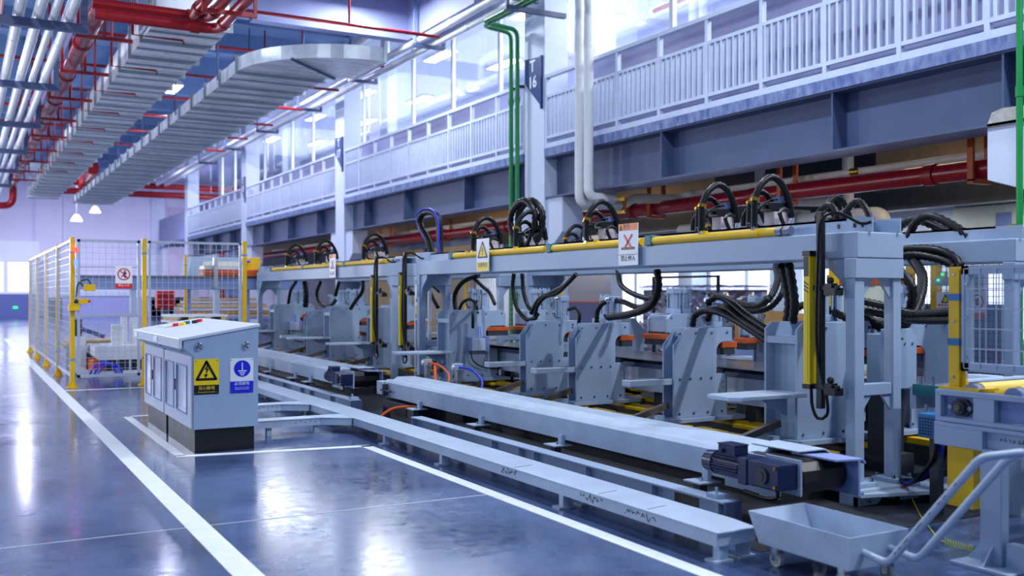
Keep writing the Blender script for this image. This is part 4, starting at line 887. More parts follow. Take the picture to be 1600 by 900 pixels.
def motor(loc, lab):
    t = thing('gear_motor', lab, 'motor', loc, 'gear motors'); k = dict(parent=t, local=True)
    # axis along y, fan end at +y
    obj('fan_cover', MB().cyl((0, .56, 0), (0, .66, 0), .085, 20, .075), 'navy', smoothf=True, **k)
    m = MB().cyl((0, .28, 0), (0, .56, 0), .07, 20)
    for a in range(24):
        an = 2*math.pi*a/24; m.sweep([(.078*math.cos(an), .29, .078*math.sin(an)), (.078*math.cos(an), .55, .078*math.sin(an))], .007, 4)
    obj('stator', m, 'navy', **k)
    obj('terminal_box', MB().box(-.06, .06, .33, .50, .075, .14).box(-.065, .065, .325, .505, .14, .15).cyl((-.06, .45, .1), (-.085, .45, .1), .015, 8), 'navy', bev=.008, **k)
    obj('flange', MB().box(-.085, .085, .19, .28, -.095, .085), 'navy', bev=.01, **k)
    g = obj('gearbox', MB().box(-.08, .09, -.1, .19, -.09, .08), 'navy', bev=.012, **k)
    obj('output_cover', MB().cyl((-.08, .05, -.01), (-.095, .05, -.01), .055, 20).cyl((-.095, .05, -.01), (-.1, .05, -.01), .03, 16), 'dark', g, smoothf=True, local=True)
    obj('bolt', MB().bolts([(-.08, -.07, .055), (-.08, -.07, -.065)], '-x', .011, .012), 'brass', g, local=True)
    obj('mount_plate', MB().box(.09, .105, -.12, .2, -.13, .1), 'paint', **k)
    obj('cable', MB().tube([(-.02, -.02, -.09), (-.01, -.02, -.14), (0, .1, -.17), (0, .3, -.155)], .013, 8), 'hose', **k)
    t.scale = (.88, .88, .88)
    return t
motor((4.07, 4.23, .365), 'navy blue gear motor at the near end of the long housing')
motor((4.06, 11.5, .365), 'navy blue gear motor at the end of the far housing, beside the far light curtains')
# ---------------------------------------------------------------- base beams (I section) under the housings
def base_beam(y0, y1, st, lab, hole=None):
    t = thing('base_beam', lab, 'beam', (3.98, (y0+y1)/2, 0), 'base beams')
    obj('web', MB().box(3.935, 3.95, y0, y1, .014, .17), 'paint', t)
    obj('top_flange', MB().box(3.88, 4.0, y0, y1, .17, .184), 'paint', t, bev=.003)
    obj('bottom_flange', MB().box(3.85, 4.0, y0, y1, 0, .014), 'paint', t)
    for y in st: obj('stiffener', MB().prism([(3.882, .014), (3.882, .17), (3.935, .17), (3.935, .014)], 'y', y-.007, y+.007), 'paint', t)
    obj('end_plate', MB().box(3.88, 4.0, y0-.02, y0, .0, .184).cyl((3.93, y0-.022, .08), (3.93, y0-.026, .08), .03, 14), 'slate', t)
    if hole: obj('cutout', MB().box(3.93, 3.935, hole[0], hole[1], .04, .15), 'black', t)
    obj('adjust_block', MB().box(3.9, 3.99, st[0]+.02, st[0]+.12, .185, .21).cyl((3.92, st[0]+.05, .21), (3.92, st[0]+.05, .25), .01, 6), 'paint', t)
    return t
base_beam(4.46, 9.05, [4.52, 5.16, 5.93, 6.66, 6.9, 7.36, 8.4, 9.03], 'grey steel base beam lying under the near conveyor housing', (4.75, 4.98))
base_beam(10.74, 19, [10.78, 11.5, 12.3, 12.7, 13.5, 14.2, 14.9], 'grey steel base beam lying under the far conveyor housing')
t = thing('drive_box', 'dark box frame on the floor between the two conveyor housings', 'machine frame', (4.6, 10.2, 0))
obj('frame', MB().box(4.2, 4.9, 9.65, 10.6, 0, .2), 'dark', t, bev=.006)
obj('opening', MB().box(4.193, 4.2, 9.9, 10.3, .06, .15), 'black', t)
t = thing('air_hose', 'orange air hose looping down between the two conveyor housings', 'hose', (4.15, 9.6, 0))
obj('hose', MB().tube([(3.9, 10.0, .05), (4.05, 9.9, .17), (4.3, 9.7, .21), (4.55, 9.9, .3), (4.72, 10.3, .42), (4.85, 10.6, .55)], .016, 8), 'orhose', t, smoothf=True)
obj('end_fitting', MB().cyl((3.9, 10.0, .05), (3.87, 10.02, .03), .02, 8), 'bluehose', t)
for k, (y, lab) in enumerate(((11.05, 'left air filter unit with an orange hose beyond the near housing end'), (10.2, 'right air filter unit with a blue hose beyond the near housing end'))):
    t = thing('air_filter', lab, 'air filter', (4.95, y, .25), 'air filters')
    obj('bowl', MB().cyl((4.95, y, .4), (4.95, y, .52), .035, 14), 'alu', t, smoothf=True)
    obj('head', MB().box(4.9, 5.0, y-.05, y+.05, .52, .6), 'bench', t, bev=.008)
    obj('gauge', MB().cyl((4.9, y, .56), (4.88, y, .56), .025, 14), 'signw', t)
    obj('stand', MB().box(4.93, 4.97, y-.02, y+.02, .0902, .4), 'paint', t)
    obj('hose', MB().tube([(4.95, y-.05, .56), (5.0, y-.25, .54), (5.05, y-.4, .44), (5.0, y-.5, .35)], .012, 8), 'orhose' if k == 0 else 'bluehose', t, smoothf=True)
# ---------------------------------------------------------------- cable trunking along the floor
t = thing('cable_trunking', 'long low grey cable trunking on short legs along the white floor line', 'cable trunking', (3.56, 10, 0))
obj('lid', MB().prism([(3.42, 3.98), (3.69, 3.98), (3.72, 4.2), (3.72, 20), (3.42, 20)], 'z', .152, .162), 'bench', t, bev=.002)
obj('channel', MB().box(3.425, 3.69, 3.99, 20, .085, .152), 'bench', t, bev=.002)
for x, y in ((3.47, 4.0), (3.45, 5.5), (3.45, 7.36), (3.45, 8.6), (3.45, 11), (3.45, 13.2)):
    l = obj('leg', MB().box(x-.02, x+.04, y, y+.05, .012, .085).box(x+.15, x+.21, y+.02, y+.07, .012, .085), 'bench', t)
    obj('foot', MB().box(x-.06, x+.06, y-.02, y+.07, 0, .012).box(x+.12, x+.23, y, y+.09, 0, .012), 'bench', l)
S = MB()
random.seed(3)
for yc, L in ((4.66, .3), (5.16, .25), (6.22, .22)):
    p = None
    for k in range(26):
        q = (3.4235, yc-L/2+L*k/25, .125+random.uniform(-.018, .018)+.01*math.sin(k))
        if p is not None and k % 4: S.sweep([p, q], .0022, 4)
        p = q
    S.sweep([(3.44, yc-.05, .1625), (3.6, yc-.02, .1625)], .002, 4)
obj('marker_scrawl', S, 'signk', t)
for y, x0, lab in ((9.62, 2.33, 'nearer trunking branch running from the console to the long trunking'), (11.0, 2.33, 'farther trunking branch running from the console to the long trunking')):
    t = thing('cable_trunking', lab, 'cable trunking', (2.9, y, 0), 'trunking branches')
    obj('lid', MB().prism([(x0, y), (3.15, y), (3.418, y-.2), (3.418, y+.2), (3.25, y+.2), (x0, y+.2)], 'z', .150, .16), 'bench', t, bev=.002)
    obj('channel', MB().box(x0, 3.15, y+.008, y+.19, .085, .15).prism([(3.15, y+.008), (3.41, y-.19), (3.41, y+.19), (3.15, y+.19)], 'z', .085, .15), 'bench', t)
    for x in (2.62, 3.1): obj('leg', MB().box(x, x+.05, y+.04, y+.09, 0, .085), 'bench', t)
    obj('hole', MB().bolts([(2.9+.05*k, y+.008, .12+.01*(k % 2)) for k in range(6)], '-y', .006, .001), 'signk', t)
# ================================================================ CONSOLE
t = thing('control_console', 'grey sloping control console on a black plinth beside the white floor line', 'control console', (2.06, 10.2, 0))
obj('plinth', MB().box(1.80, 2.32, 8.97, 10.24, 0, .205).box(1.80, 2.32, 10.34, 11.44, 0, .205), 'black', t, bev=.004)
obj('body', MB().prism([(1.785, .205), (1.785, .85), (1.70, .915), (1.70, .985), (2.35, 1.095), (2.35, .205)], 'y', 8.95, 11.48), 'panel', t, bev=.003)
for a, b in ((8.935, 10.265), (10.275, 11.495)):
    l = obj('lid', MB().prism([(1.66, .915), (1.655, 1.005), (2.365, 1.125), (2.365, 1.098), (1.685, .985), (1.685, .915)], 'y', a, b), 'lid', t, bev=.003)
    obj('hinge_slot', MB().box(1.70, 1.715, a+.1, a+.16, .888, .893).box(1.70, 1.715, b-.16, b-.1, .888, .893), 'black', l)
for i, (a, b, w) in enumerate(((8.965, 10.255, ((9.14, 9.60), (9.76, 10.16))), (10.285, 11.465, ((10.42, 10.84), (11.02, 11.34))))):
    d = obj('door', join(MB().box(1.765, 1.784, a, w[0][0], .215, .845), MB().box(1.765, 1.784, w[0][1], w[1][0], .215, .845), MB().box(1.765, 1.784, w[1][1], b, .215, .845), *[MB().box(1.765, 1.784, q0, q1, .215, .33).box(1.765, 1.784, q0, q1, .745, .845) for q0, q1 in w]), 'doorp', t)
    for q0, q1 in w:
        obj('window_gasket', MB().box(1.758, 1.768, q0-.015, q0, .32, .755).box(1.758, 1.768, q1, q1+.015, .32, .755).box(1.758, 1.768, q0, q1, .32, .333).box(1.758, 1.768, q0, q1, .742, .755), 'blueg', d)
        obj('window', MB().box(1.762, 1.766, q0, q1, .33, .745), 'acryl', d)
    obj('latch', MB().box(1.755, 1.766, w[0][1]+.06, w[0][1]+.09, .5, .6), 'black', d)
obj('reflection_panel', MB().box(1.779, 1.784, 9.1, 11.4, .3, .8), 'signw', t)  # white sheet standing in for bright reflections in the door windows
obj('seam', MB().box(1.762, 1.786, 10.257, 10.283, .21, .85), 'slate', t)
for x in (1.83, 2.24):
    e = obj('lifting_eye', MB().sweep([(x+.022*math.cos(a), 8.93, .935+.03*math.sin(a)) for a in [k*2*math.pi/16 for k in range(17)]], .007, 8), 'steel', t, smoothf=True)
    obj('stud', MB().cyl((x, 8.95, .935), (x, 8.925, .935), .014, 8), 'steel', e)
obj('name_plate', MB().box(1.65, 1.656, 9.98, 10.2, .935, .985), 'signw', t)
obj('name_plate', MB().box(1.65, 1.656, 11.2, 11.4, .935, .985), 'signw', t)
OX = (1, 0, 0); OZ = (0, 0, 1)
s = obj('electric_shock_sign', plate((1.895, 8.949, .666), OX, OZ, rect(.215, .31), .003), 'signy', t, label='yellow and black electric shock warning sign on the console side')
O = (1.895, 8.949, .666)
obj('triangle', join(tri2d(O, OX, OZ, .165, .155, (0, .055), .022, .0015, .003), plate(O, OX, OZ, rect(.215, .082, 0, -.114), .0015, .003)), 'signk', s)
obj('bolt_mark', join(plate(O, OX, OZ, [(.012, .115), (-.018, .06), (.0, .062), (-.008, .01), (.022, .072), (.004, .07), (.022, .115)], .0015, .003), plate(O, OX, OZ, [(-.022, .022), (.014, .022), (-.008, -.012)], .0015, .003)), 'signk', s)
text('lettering', '当心触电', .036, (1.895, 8.944, .566), OX, OZ, 'signy', s, depth=.0004)
text('lettering', 'Warning electric shock', .016, (1.895, 8.944, .532), OX, OZ, 'signy', s, depth=.0004)
O = (2.203, 8.949, .664)
s = obj('earth_sign', plate(O, OX, OZ, rect(.205, .31), .003), 'signw', t, label='white and blue earthing sign on the console side')
obj('blue_field', join(plate(O, OX, OZ, circ(.074, 36, .004, .062), .0015, .003), plate(O, OX, OZ, rect(.205, .105, 0, -.1025), .0015, .003)), 'signb', s)
obj('earth_mark', join(stroke(O, OX, OZ, (.004, .117), (.004, .042), .009, .001, .0046), stroke(O, OX, OZ, (-.034, .042), (.042, .042), .009, .001, .0046), stroke(O, OX, OZ, (-.022, .024), (.03, .024), .008, .001, .0046), stroke(O, OX, OZ, (-.012, .007), (.02, .007), .008, .001, .0046)), 'signw', s)
text('lettering', '必须接地', .034, (2.203, 8.944, .592), OX, OZ, 'signw', s, depth=.0004)
text('lettering', 'Must connect to earth\nwelding to the ground', .014, (2.203, 8.944, .552), OX, OZ, 'signw', s, depth=.0004)
obj('fixing', MB().bolts([(x+dx, 8.946, z) for x in (1.895, 2.203) for dx in (-.092, .092) for z in (.525, .805)], '-y', .005, .003), 'steel', t)
# controls on top
k = obj('button_panel', MB().prism([(1.86, 1.042), (2.04, 1.073), (2.04, 1.078), (1.86, 1.05)], 'y', 10.75, 11.3), 'white', t)
for (x, y, m) in ((1.96, 10.72, 'signr'), (2.02, 10.66, 'signy'), (2.08, 10.75, 'teal'), (2.14, 10.66, 'black'), (2.2, 10.72, 'signr')):
    z = 1.0+.169*(x-1.655)+.005
    obj('button', MB().cyl((x, y, z), (x-.004, y, z+.03), .03, 14), m, t, smoothf=True)
# ================================================================ FENCE (left)
def mesh(ax, a0, a1, c, z0, z1, p=.085, r=.0028):
    m = MB(); n = max(2, int((a1-a0)/p))
    for i in range(n+1):
        a = a0+(a1-a0)*i/n
        m.box(*((a-r, a+r, c-r, c+r) if ax == 'x' else (c-r, c+r, a-r, a+r)), z0, z1)
    n = max(2, int((z1-z0)/p))
    for i in range(n+1):
        z = z0+(z1-z0)*i/n
        m.box(*((a0, a1, c-r, c+r) if ax == 'x' else (c-r, c+r, a0, a1)), z-r, z+r)
    return m
def frame(ax, a0, a1, c, z0, z1, w=.035):
    m = MB(); h = w/2
    q = lambda p0, p1, zz0, zz1: m.box(*((p0, p1, c-h, c+h) if ax == 'x' else (c-h, c+h, p0, p1)), zz0, zz1)
    q(a0, a0+w, z0, z1); q(a1-w, a1, z0, z1); q(a0, a1, z0, z0+w); q(a0, a1, z1-w, z1)
    return m
def post(x, y, lab, h=2.23, grp='yellow fence posts', w=.032):
    t = thing('fence_post', lab, 'fence post', (x, y, 0), grp)
    obj('post', MB().box(x-w, x+w, y-w, y+w, .012, h), 'yellow', t, bev=.003)
    obj('base_plate', MB().box(x-.08, x+.08, y-.08, y+.08, 0, .012).prism([(x-w-.04, .012), (x+w+.04, .012), (x+w, .1), (x-w, .1)], 'y', y-.004, y+.004), 'yellow', t)
    obj('band', MB().box(x-w-.004, x+w+.004, y-w-.004, y+w+.004, h-.24, h-.21).box(x-w-.004, x+w+.004, y-w-.004, y+w+.004, .4, .43), 'blueg', t)
    return t
PY = [16.07, 18.5, 21.1, 23.6, 26.1]
pl = ['yellow fence post at the near corner of the mesh cage, carrying a switch box', 'second yellow post along the left side of the mesh cage', 'third yellow post along the left side of the mesh cage', 'fourth yellow post along the left side of the mesh cage', 'farthest yellow post along the left side of the mesh cage']
for y, l in zip(PY, pl): post(1.46, y, l)
post(2.46, 16.0, 'yellow fence post right of the mesh gate with the no entry sign')
post(3.98, 16.0, 'yellow fence post rising behind the console, right end of the cage front')
post(4.3, 22.4, 'yellow fence post at the back of the mesh cage')
for k, (a, b) in enumerate(zip(PY[:-1], PY[1:])):
    t = thing('mesh_fence', ('nearest', 'second', 'third', 'farthest')[k]+' wire mesh panel along the left side of the cage', 'fence panel', (1.46, (a+b)/2, .15), 'cage mesh panels')
    obj('frame', frame('y', a+.05, b-.05, 1.46, .15, 2.2), 'wire', t); obj('mesh', mesh('y', a+.07, b-.07, 1.46, .17, 2.18, .11, .0022), 'wire', t)
t = thing('mesh_gate', 'wire mesh gate in a grey frame at the cage front', 'gate', (1.97, 16.0, .15))
obj('frame', frame('x', 1.52, 2.40, 16.0, .15, 2.2, .04), 'wire', t); obj('mesh', mesh('x', 1.55, 2.37, 16.0, .18, 2.17), 'wire', t)
obj('crossbar', MB().box(1.55, 2.37, 15.99, 16.01, 1.05, 1.09).box(1.55, 2.37, 15.99, 16.01, 1.78, 1.8), 'wire', t)
t = thing('mesh_fence', 'wire mesh panel between the gate and the post behind the console', 'fence panel', (3.2, 16.0, .15), 'cage mesh panels')
obj('frame', frame('x', 2.52, 3.93, 16.0, .15, 2.2), 'wire', t); obj('mesh', mesh('x', 2.55, 3.9, 16.0, .18, 2.17), 'wire', t)
t = thing('no_entry_sign', 'white and red no entry sign on the mesh gate', 'sign', (2.16, 15.96, 1.47)); O = (2.165, 15.975, 1.64)
obj('panel', plate(O, OX, OZ, rect(.24, .34), .005), 'signw', t)
obj('red_mark', join(ring2d(O, OX, OZ, .083, .018, .002, .005, c=(0, .045)), stroke(O, OX, OZ, (-.06, .105), (.06, -.015), .016, .002, .005), plate(O, OX, OZ, rect(.24, .075, 0, -.132), .002, .005)), 'signr', t)
obj('pictogram', join(plate(O, OX, OZ, circ(.013, 12, .012, .095), .001, .005), plate(O, OX, OZ, [(-.01, .075), (.03, .08), (.04, .05), (.015, .03), (.035, -.01), (.015, -.015), (-.01, .02), (-.03, -.005), (-.04, .01), (-.01, .04)], .001, .005)), 'signk', t)
text('lettering', '禁止入内', .04, (2.165, 15.967, 1.518), OX, OZ, 'signw', t, depth=.0005)
t = thing('gate_switch', 'yellow gate switch box with red button on the corner post', 'switch', (1.48, 15.95, 1.2))
obj('box', MB().box(1.40, 1.55, 15.94, 16.03, 1.14, 1.24), 'yellow', t, bev=.006)
obj('lock_bar', MB().box(1.52, 1.66, 15.93, 15.98, 1.24, 1.32), 'yellow', t, bev=.006)
obj('button', MB().cyl((1.66, 15.955, 1.28), (1.70, 15.955, 1.28), .02, 12), 'signr', t, smoothf=True)
obj('knob', MB().sphere((1.5, 15.93, 1.28), .035, 10), 'black', t, smoothf=True)
t = thing('lamp_box', 'yellow junction box on the gate below the lit indicator', 'box', (1.68, 15.95, 1.42))
obj('box', MB().box(1.60, 1.76, 15.9, 15.98, 1.43, 1.53), 'yellow', t, bev=.006)
obj('cable', MB().tube([(1.6, 15.95, 1.5), (1.55, 15.95, 1.56), (1.52, 15.96, 1.52), (1.5, 15.96, 1.35)], .01, 6).tube([(1.7, 15.95, 1.53), (1.66, 15.95, 1.6), (1.56, 15.96, 1.58)], .01, 6), 'hose', t)
t = thing('indicator_tower', 'small indicator with lit red and blue lamps on the corner post', 'indicator lamp', (1.52, 16.0, 1.8))
obj('lens_red', MB().cyl((1.505, 15.99, 2.0), (1.505, 15.99, 2.08), .022, 10), 'ledred', t, smoothf=True)
obj('lens_blue', MB().cyl((1.505, 15.99, 1.8), (1.505, 15.99, 1.9), .024, 10), 'ledblue', t, smoothf=True)
obj('stem', MB().cyl((1.505, 15.99, 1.7), (1.505, 15.99, 2.12), .012, 8), 'alu', t, smoothf=True)
# inside the cage
t = thing('lift_table', 'white lift table with upright blocks inside the mesh cage', 'lift table', (2.35, 18.3, 0))
obj('deck', MB().prism([(1.95, .36), (2.03, .28), (2.95, .28), (2.95, .52), (1.95, .52)], 'y', 17.8, 18.9), 'white', t, bev=.01)
for (x0, x1, y, z1) in ((2.24, 2.4, 17.9, .87), (2.46, 2.55, 18.4, 1.0), (2.62, 2.75, 18.4, .97)): obj('upright', MB().box(x0, x1, y, y+.15, .52, z1), 'white', t, bev=.006)
obj('tank', MB().box(1.92, 2.12, 17.86, 18.8, .0, .279), 'orange', t, bev=.01)
for x in (2.16, 2.36, 2.58): obj('drive', MB().box(x, x+.15, 17.9, 18.2, .05, .28), 'pit', t, bev=.006)
obj('base_rail', MB().box(1.75, 2.95, 17.75, 17.85, 0, .1).prism([(1.55, .22), (1.62, .25), (1.9, .1), (1.9, .0), (1.75, .0)], 'y', 17.7, 17.78), 'white', t, bev=.005)
for k in range(3): obj('air_hose', MB().tube([(1.86+.06*k, 17.7, .03), (1.95+.07*k, 17.66, .2), (2.1+.05*k, 17.66, .27-.03*k), (2.24+.04*k, 17.68, .18), (2.28+.05*k, 17.7, .05)], .016, 8), 'bluehose', t, smoothf=True)
t = thing('board_stack', 'brown boards stacked behind the lift table in the mesh cage', 'boards', (2.0, 19.5, 0))
for k in range(3): obj('board', MB().box(1.6+.04*k, 2.45+.03*k, 19.2, 20.0, .42+.05*k, .46+.05*k), 'tan', t)
obj('stand', MB().box(1.7, 2.4, 19.3, 19.9, 0, .42), 'dark', t)
t = thing('feeder_arm', 'grey feeder arm with a white foot left of the lift table', 'machine arm', (1.75, 18.6, .5))
obj('foot', MB().box(1.66, 1.9, 18.5, 18.8, 0, .66), 'white', t, bev=.01)
obj('head', MB().box(1.72, 1.84, 18.55, 18.7, .66, .95), 'dark', t, bev=.01)
obj('arm', MB().sweep([(1.84, 18.6, .78), (2.2, 18.6, .64)], .05, 4, sq=(0, 1, 0)), 'slate', t)
t = thing('transfer_beam', 'long grey horizontal beam crossing behind the mesh cage', 'beam', (4.0, 20.2, 1.47))
obj('beam', MB().box(1.9, 6.3, 20.1, 20.3, 1.47, 1.70), 'blueg', t, bev=.006)
obj('top_rail', MB().box(1.9, 6.3, 20.08, 20.34, 1.70, 1.735), 'dark', t)
for x in (2.9, 4.47): obj('leg', MB().box(x-.05, x+.05, 20.12, 20.28, 0, 1.47), 'bench', t)
t = thing('stop_post', 'short grey upright post bolted to the front of the grey beam', 'post', (4.42, 20.05, 1.5))
obj('post', MB().box(4.38, 4.46, 20.01, 20.08, 1.52, 2.1), 'alu', t)
obj('flange', MB().box(4.36, 4.48, 20.08, 20.1, 1.5, 1.66), 'alu', t)
t = thing('carriage', 'orange carriage with a pale top riding on the grey beam', 'carriage', (4.9, 20.3, 1.735))
obj('body', MB().box(4.2, 5.5, 20.1, 20.6, 1.735, 1.87), 'orange', t, bev=.01)
obj('top', MB().box(4.22, 4.9, 20.12, 20.58, 1.87, 1.95), 'white', t, bev=.006)
obj('block', MB().box(5.0, 5.35, 20.2, 20.5, 1.87, 2.12), 'yellow', t, bev=.008)
obj('hose', MB().tube([(4.9, 20.1, 1.9), (4.98, 20.05, 2.02), (5.1, 20.1, 2.04)], .03, 8), 'bluehose', t, smoothf=True)
t = thing('control_cabinet', 'pale grey sloping hood on a thin stand behind the orange carriage', 'machine hood', (5.3, 24, 0))
obj('hood', MB().prism([(4.6, 1.55), (4.75, 2.25), (6.3, 2.25), (6.3, 1.55)], 'y', 24, 25), 'panel', t, bev=.01)
obj('cover', MB().box(5.0, 6.2, 23.98, 24.0, 1.75, 2.15), 'cream', t)
obj('leg', MB().box(4.7, 4.8, 24.4, 24.5, 0, 1.55).box(6.1, 6.2, 24.4, 24.5, 0, 1.55), 'blueg', t)
t = thing('red_cabinet', 'red fire hose cabinet far behind the mesh cage', 'cabinet', (4.7, 27, .9))
obj('body', MB().box(4.46, 4.9, 27, 27.25, 1.0, 1.46), 'signr', t, bev=.01)
obj('door', MB().box(4.5, 4.86, 26.98, 27, 1.04, 1.42), 'red', t)
obj('stand', MB().box(4.6, 4.76, 27.05, 27.2, 0, 1.0), 'slate', t)
for k, (x0, x1, y, z) in enumerate(((5.6, 8.6, 30, .7), (6.0, 8.8, 32, .9))):
    t = thing('stock_rack', ('nearer', 'farther')[k]+' low rack of brown and white boards far behind the cage', 'rack', (x0+1.4, y, 0), 'stock racks')
    for j in range(4): obj('board', MB().box(x0+.1*j, x1-.15*j, y, y+1.2, z+.09*j, z+.07+.09*j), ('tan', 'card', 'wall', 'tan')[j], t)
    obj('shelf_frame', MB().box(x0, x1, y-.02, y+1.22, z-.08, z).box(x0, x0+.08, y, y+1.2, 0, z-.08).box(x1-.08, x1, y, y+1.2, 0, z-.08), 'blueg', t)
t = thing('pallet', 'small pale wooden pallet set down behind the console', 'pallet', (2.9, 13.6, 0))
for k in range(4): obj('block', MB().box(2.55+.22*k, 2.62+.22*k, 14.2, 14.9, 1.02, 1.07), 'tan', t)
obj('deck', MB().box(2.52, 3.3, 14.2, 14.9, 1.07, 1.10).box(2.52, 3.3, 14.2, 14.9, .99, 1.02), 'white', t)
obj('stand', MB().box(2.6, 3.2, 14.3, 14.8, 0, .99), 'blueg', t)
# ================================================================ SCRAP CART
t = thing('scrap_cart', 'open white steel scrap cart on casters under the near motor', 'cart', (3.8, 3.6, 0))
def tray(x0, x1, y0, y1, yb, z0, z1, w=.006):
    m = MB()
    o = [(x0, y0, z1), (x1, y0, z1), (x1, y1, z1), (x0, y1, z1), (x0, y0, z0), (x1, y0, z0), (x1, yb, z0), (x0, yb, z0)]
    i = [(x0+w, y0+w, z1), (x1-w, y0+w, z1), (x1-w, y1-w, z1), (x0+w, y1-w, z1), (x0+w, y0+w, z0+w), (x1-w, y0+w, z0+w), (x1-w, yb-w, z0+w), (x0+w, yb-w, z0+w)]
    F = [(0, 1, 5, 4), (1, 2, 6, 5), (2, 3, 7, 6), (3, 0, 4, 7), (4, 5, 6, 7)]
    F2 = [(9, 8, 12, 13), (10, 9, 13, 14), (11, 10, 14, 15), (8, 11, 15, 12), (15, 14, 13, 12)]
    R = [(0, 8, 9, 1), (1, 9, 10, 2), (2, 10, 11, 3), (3, 11, 8, 0)]
    return m._add(o+i, [tuple(f) for f in F+F2+R])
obj('tray', tray(3.61, 4.01, 3.28, 3.96, 3.88, .11, .262), 'bench', t)
S = MB(); random.seed(5)
for k in range(14): 
    y = random.uniform(3.3, 3.9); z = random.uniform(.12, .255); S.box(3.6085, 3.61, y, y+random.uniform(.003, .012), z, z+.0018)
obj('scuff_mark', S, 'signk', t)
for x, y in ((3.66, 3.36), (3.96, 3.36), (3.66, 3.8), (3.96, 3.8)):
    c = obj('caster', MB().cyl((x-.014, y, .038), (x+.014, y, .038), .038, 16), 'cream', t, smoothf=True)
    obj('fork', MB().box(x-.022, x-.016, y-.02, y+.02, .03, .11).box(x+.016, x+.022, y-.02, y+.02, .03, .11), 'steel', c)
P = bend([(3.70, 3.28, .2), (3.70, 3.13, .17), (3.72, 2.66, .725), (3.72, 2.64, .735)], .03)
h = obj('handle', MB().sweep(bend([(3.70, 3.28, .185), (3.70, 3.14, .165), (3.72, 2.68, .715), (3.90, 2.60, .735), (3.90, 2.68, .70), (3.88, 3.12, .165), (3.88, 3.28, .185)], .04), .018, 12), 'bench', t, smoothf=True)
S = MB()
for k in range(14):
    q = random.uniform(.1, .9); S.sweep([(3.70+.02*q-.0175, 3.14-.46*q, .165+.55*q), (3.70+.02*q-.0175, 3.14-.46*q-.012, .165+.55*q+.014)], .0022, 4)
obj('chipped_paint', S, 'signk', h)
# ================================================================ INFEED CONVEYOR (right edge)
t = thing('roller_conveyor', 'grey infeed conveyor with yellow rollers at the right edge', 'conveyor', (6.2, 2.8, 0))
m = MB().box(4.6, 4.64, 1.6, 3.59, .855, .885).box(4.6, 4.64, 1.6, 3.59, .715, .74)
for a, b in ((3.555, 3.59), (3.24, 3.36), (2.7, 2.85), (2.1, 2.25), (1.6, 1.7)): m.box(4.6, 4.64, a, b, .74, .855)
obj('side_frame', m, 'paint', t, bev=.003)
obj('back_plate', MB().box(4.645, 4.655, 1.6, 3.57, .74, .855), 'blueg', t)
m = MB().box(4.59, 4.635, 1.6, 3.59, .69, .712).box(4.59, 4.635, 3.30, 3.59, .59, .69).box(4.59, 4.635, 1.6, 3.30, .575, .60).box(4.625, 4.635, 1.6, 3.30, .6, .69)
obj('lower_plate', m, 'paint', t, bev=.003)
S = MB()
random.seed(9)
for k in range(7):
    y = 3.22-.025*k
    for j in range(3): S.sweep([(4.6245, y+random.uniform(-.01, .01), .655+random.uniform(-.012, .012)), (4.6245, y+random.uniform(-.01, .01), .655+random.uniform(-.012, .012))], .0016, 4)
obj('marker_scrawl', S, 'signk', t)
obj('side_frame', MB().box(7.86, 7.9, 1.6, 3.59, .7, .885), 'paint', t)
obj('cross_frame', MB().box(4.64, 7.86, 3.3, 3.36, .6, .7).box(4.64, 7.86, 1.9, 1.96, .6, .7), 'paint', t)
for k, y in enumerate((3.42, 3.18, 2.94, 2.70, 2.46, 2.22)):
    r = obj('roller', MB().cyl((4.72, y, .87), (7.8, y, .87), .055, 22), 'slatey', t, smoothf=True)
    obj('roller_end', MB().cyl((4.66, y, .87), (4.72, y, .87), .05, 20), 'blueg', r, smoothf=True)
for y in (3.45, 2.98):
    b = obj('bearing', MB().prism([(y-.075, .795), (y-.03, .84), (y+.03, .84), (y+.075, .795), (y+.03, .75), (y-.03, .75)], 'x', 4.625, 4.645).cyl((4.6, y, .795), (4.625, y, .795), .036, 20), 'dark', t, smoothf=True, bev=.003)
    obj('shaft', MB().cyl((4.585, y, .795), (4.6, y, .795), .018, 16), 'rust', b, smoothf=True)
    obj('nut', MB().bolts([(4.625, y-.058, .795), (4.625, y+.058, .795)], '-x', .012, .012, 6), 'steel', b)
l = obj('leg', MB().box(4.585, 4.65, 3.19, 3.31, .02, .575), 'paint', t, bev=.006)
obj('foot_plate', MB().box(4.48, 4.78, 3.07, 3.41, 0, .02), 'paint', l, bev=.003)
obj('gusset', MB().prism([(3.09, .02), (3.19, .02), (3.19, .13)], 'x', 4.62, 4.63).prism([(3.31, .02), (3.41, .02), (3.31, .13)], 'x', 4.62, 4.63).prism([(4.5, .02), (4.585, .02), (4.585, .12)], 'y', 3.23, 3.24), 'paint', l)
obj('lower_beam', MB().box(4.6, 4.66, 1.6, 3.17, .02, .14), 'paint', t)
obj('rear_leg', MB().box(7.8, 7.9, 3.16, 3.30, 0, .7), 'paint', t)
obj('yellow_support', MB().box(4.66, 4.76, 3.40, 3.56, .26, .585), 'yellow', t, bev=.003)
t = thing('guard_post', 'yellow post with blue tape bands standing on the infeed conveyor', 'post', (4.7, 3.53, .885))
obj('post', MB().box(4.67, 4.73, 3.495, 3.56, .9, 1.54), 'yellow', t, bev=.003)
obj('base_plate', MB().box(4.62, 4.78, 3.34, 3.585, .886, .9).prism([(3.495, .9), (3.46, .9), (3.495, 1.0)], 'x', 4.69, 4.71), 'yellow', t)
for z in (1.36, 1.12): obj('tape', MB().box(4.666, 4.734, 3.491, 3.564, z, z+.037), 'bluemotor', t)
obj('bolt', MB().bolts([(4.67, 3.527, z) for z in (1.5, 1.25, .95)], '-x', .008, .005), 'steel', t)
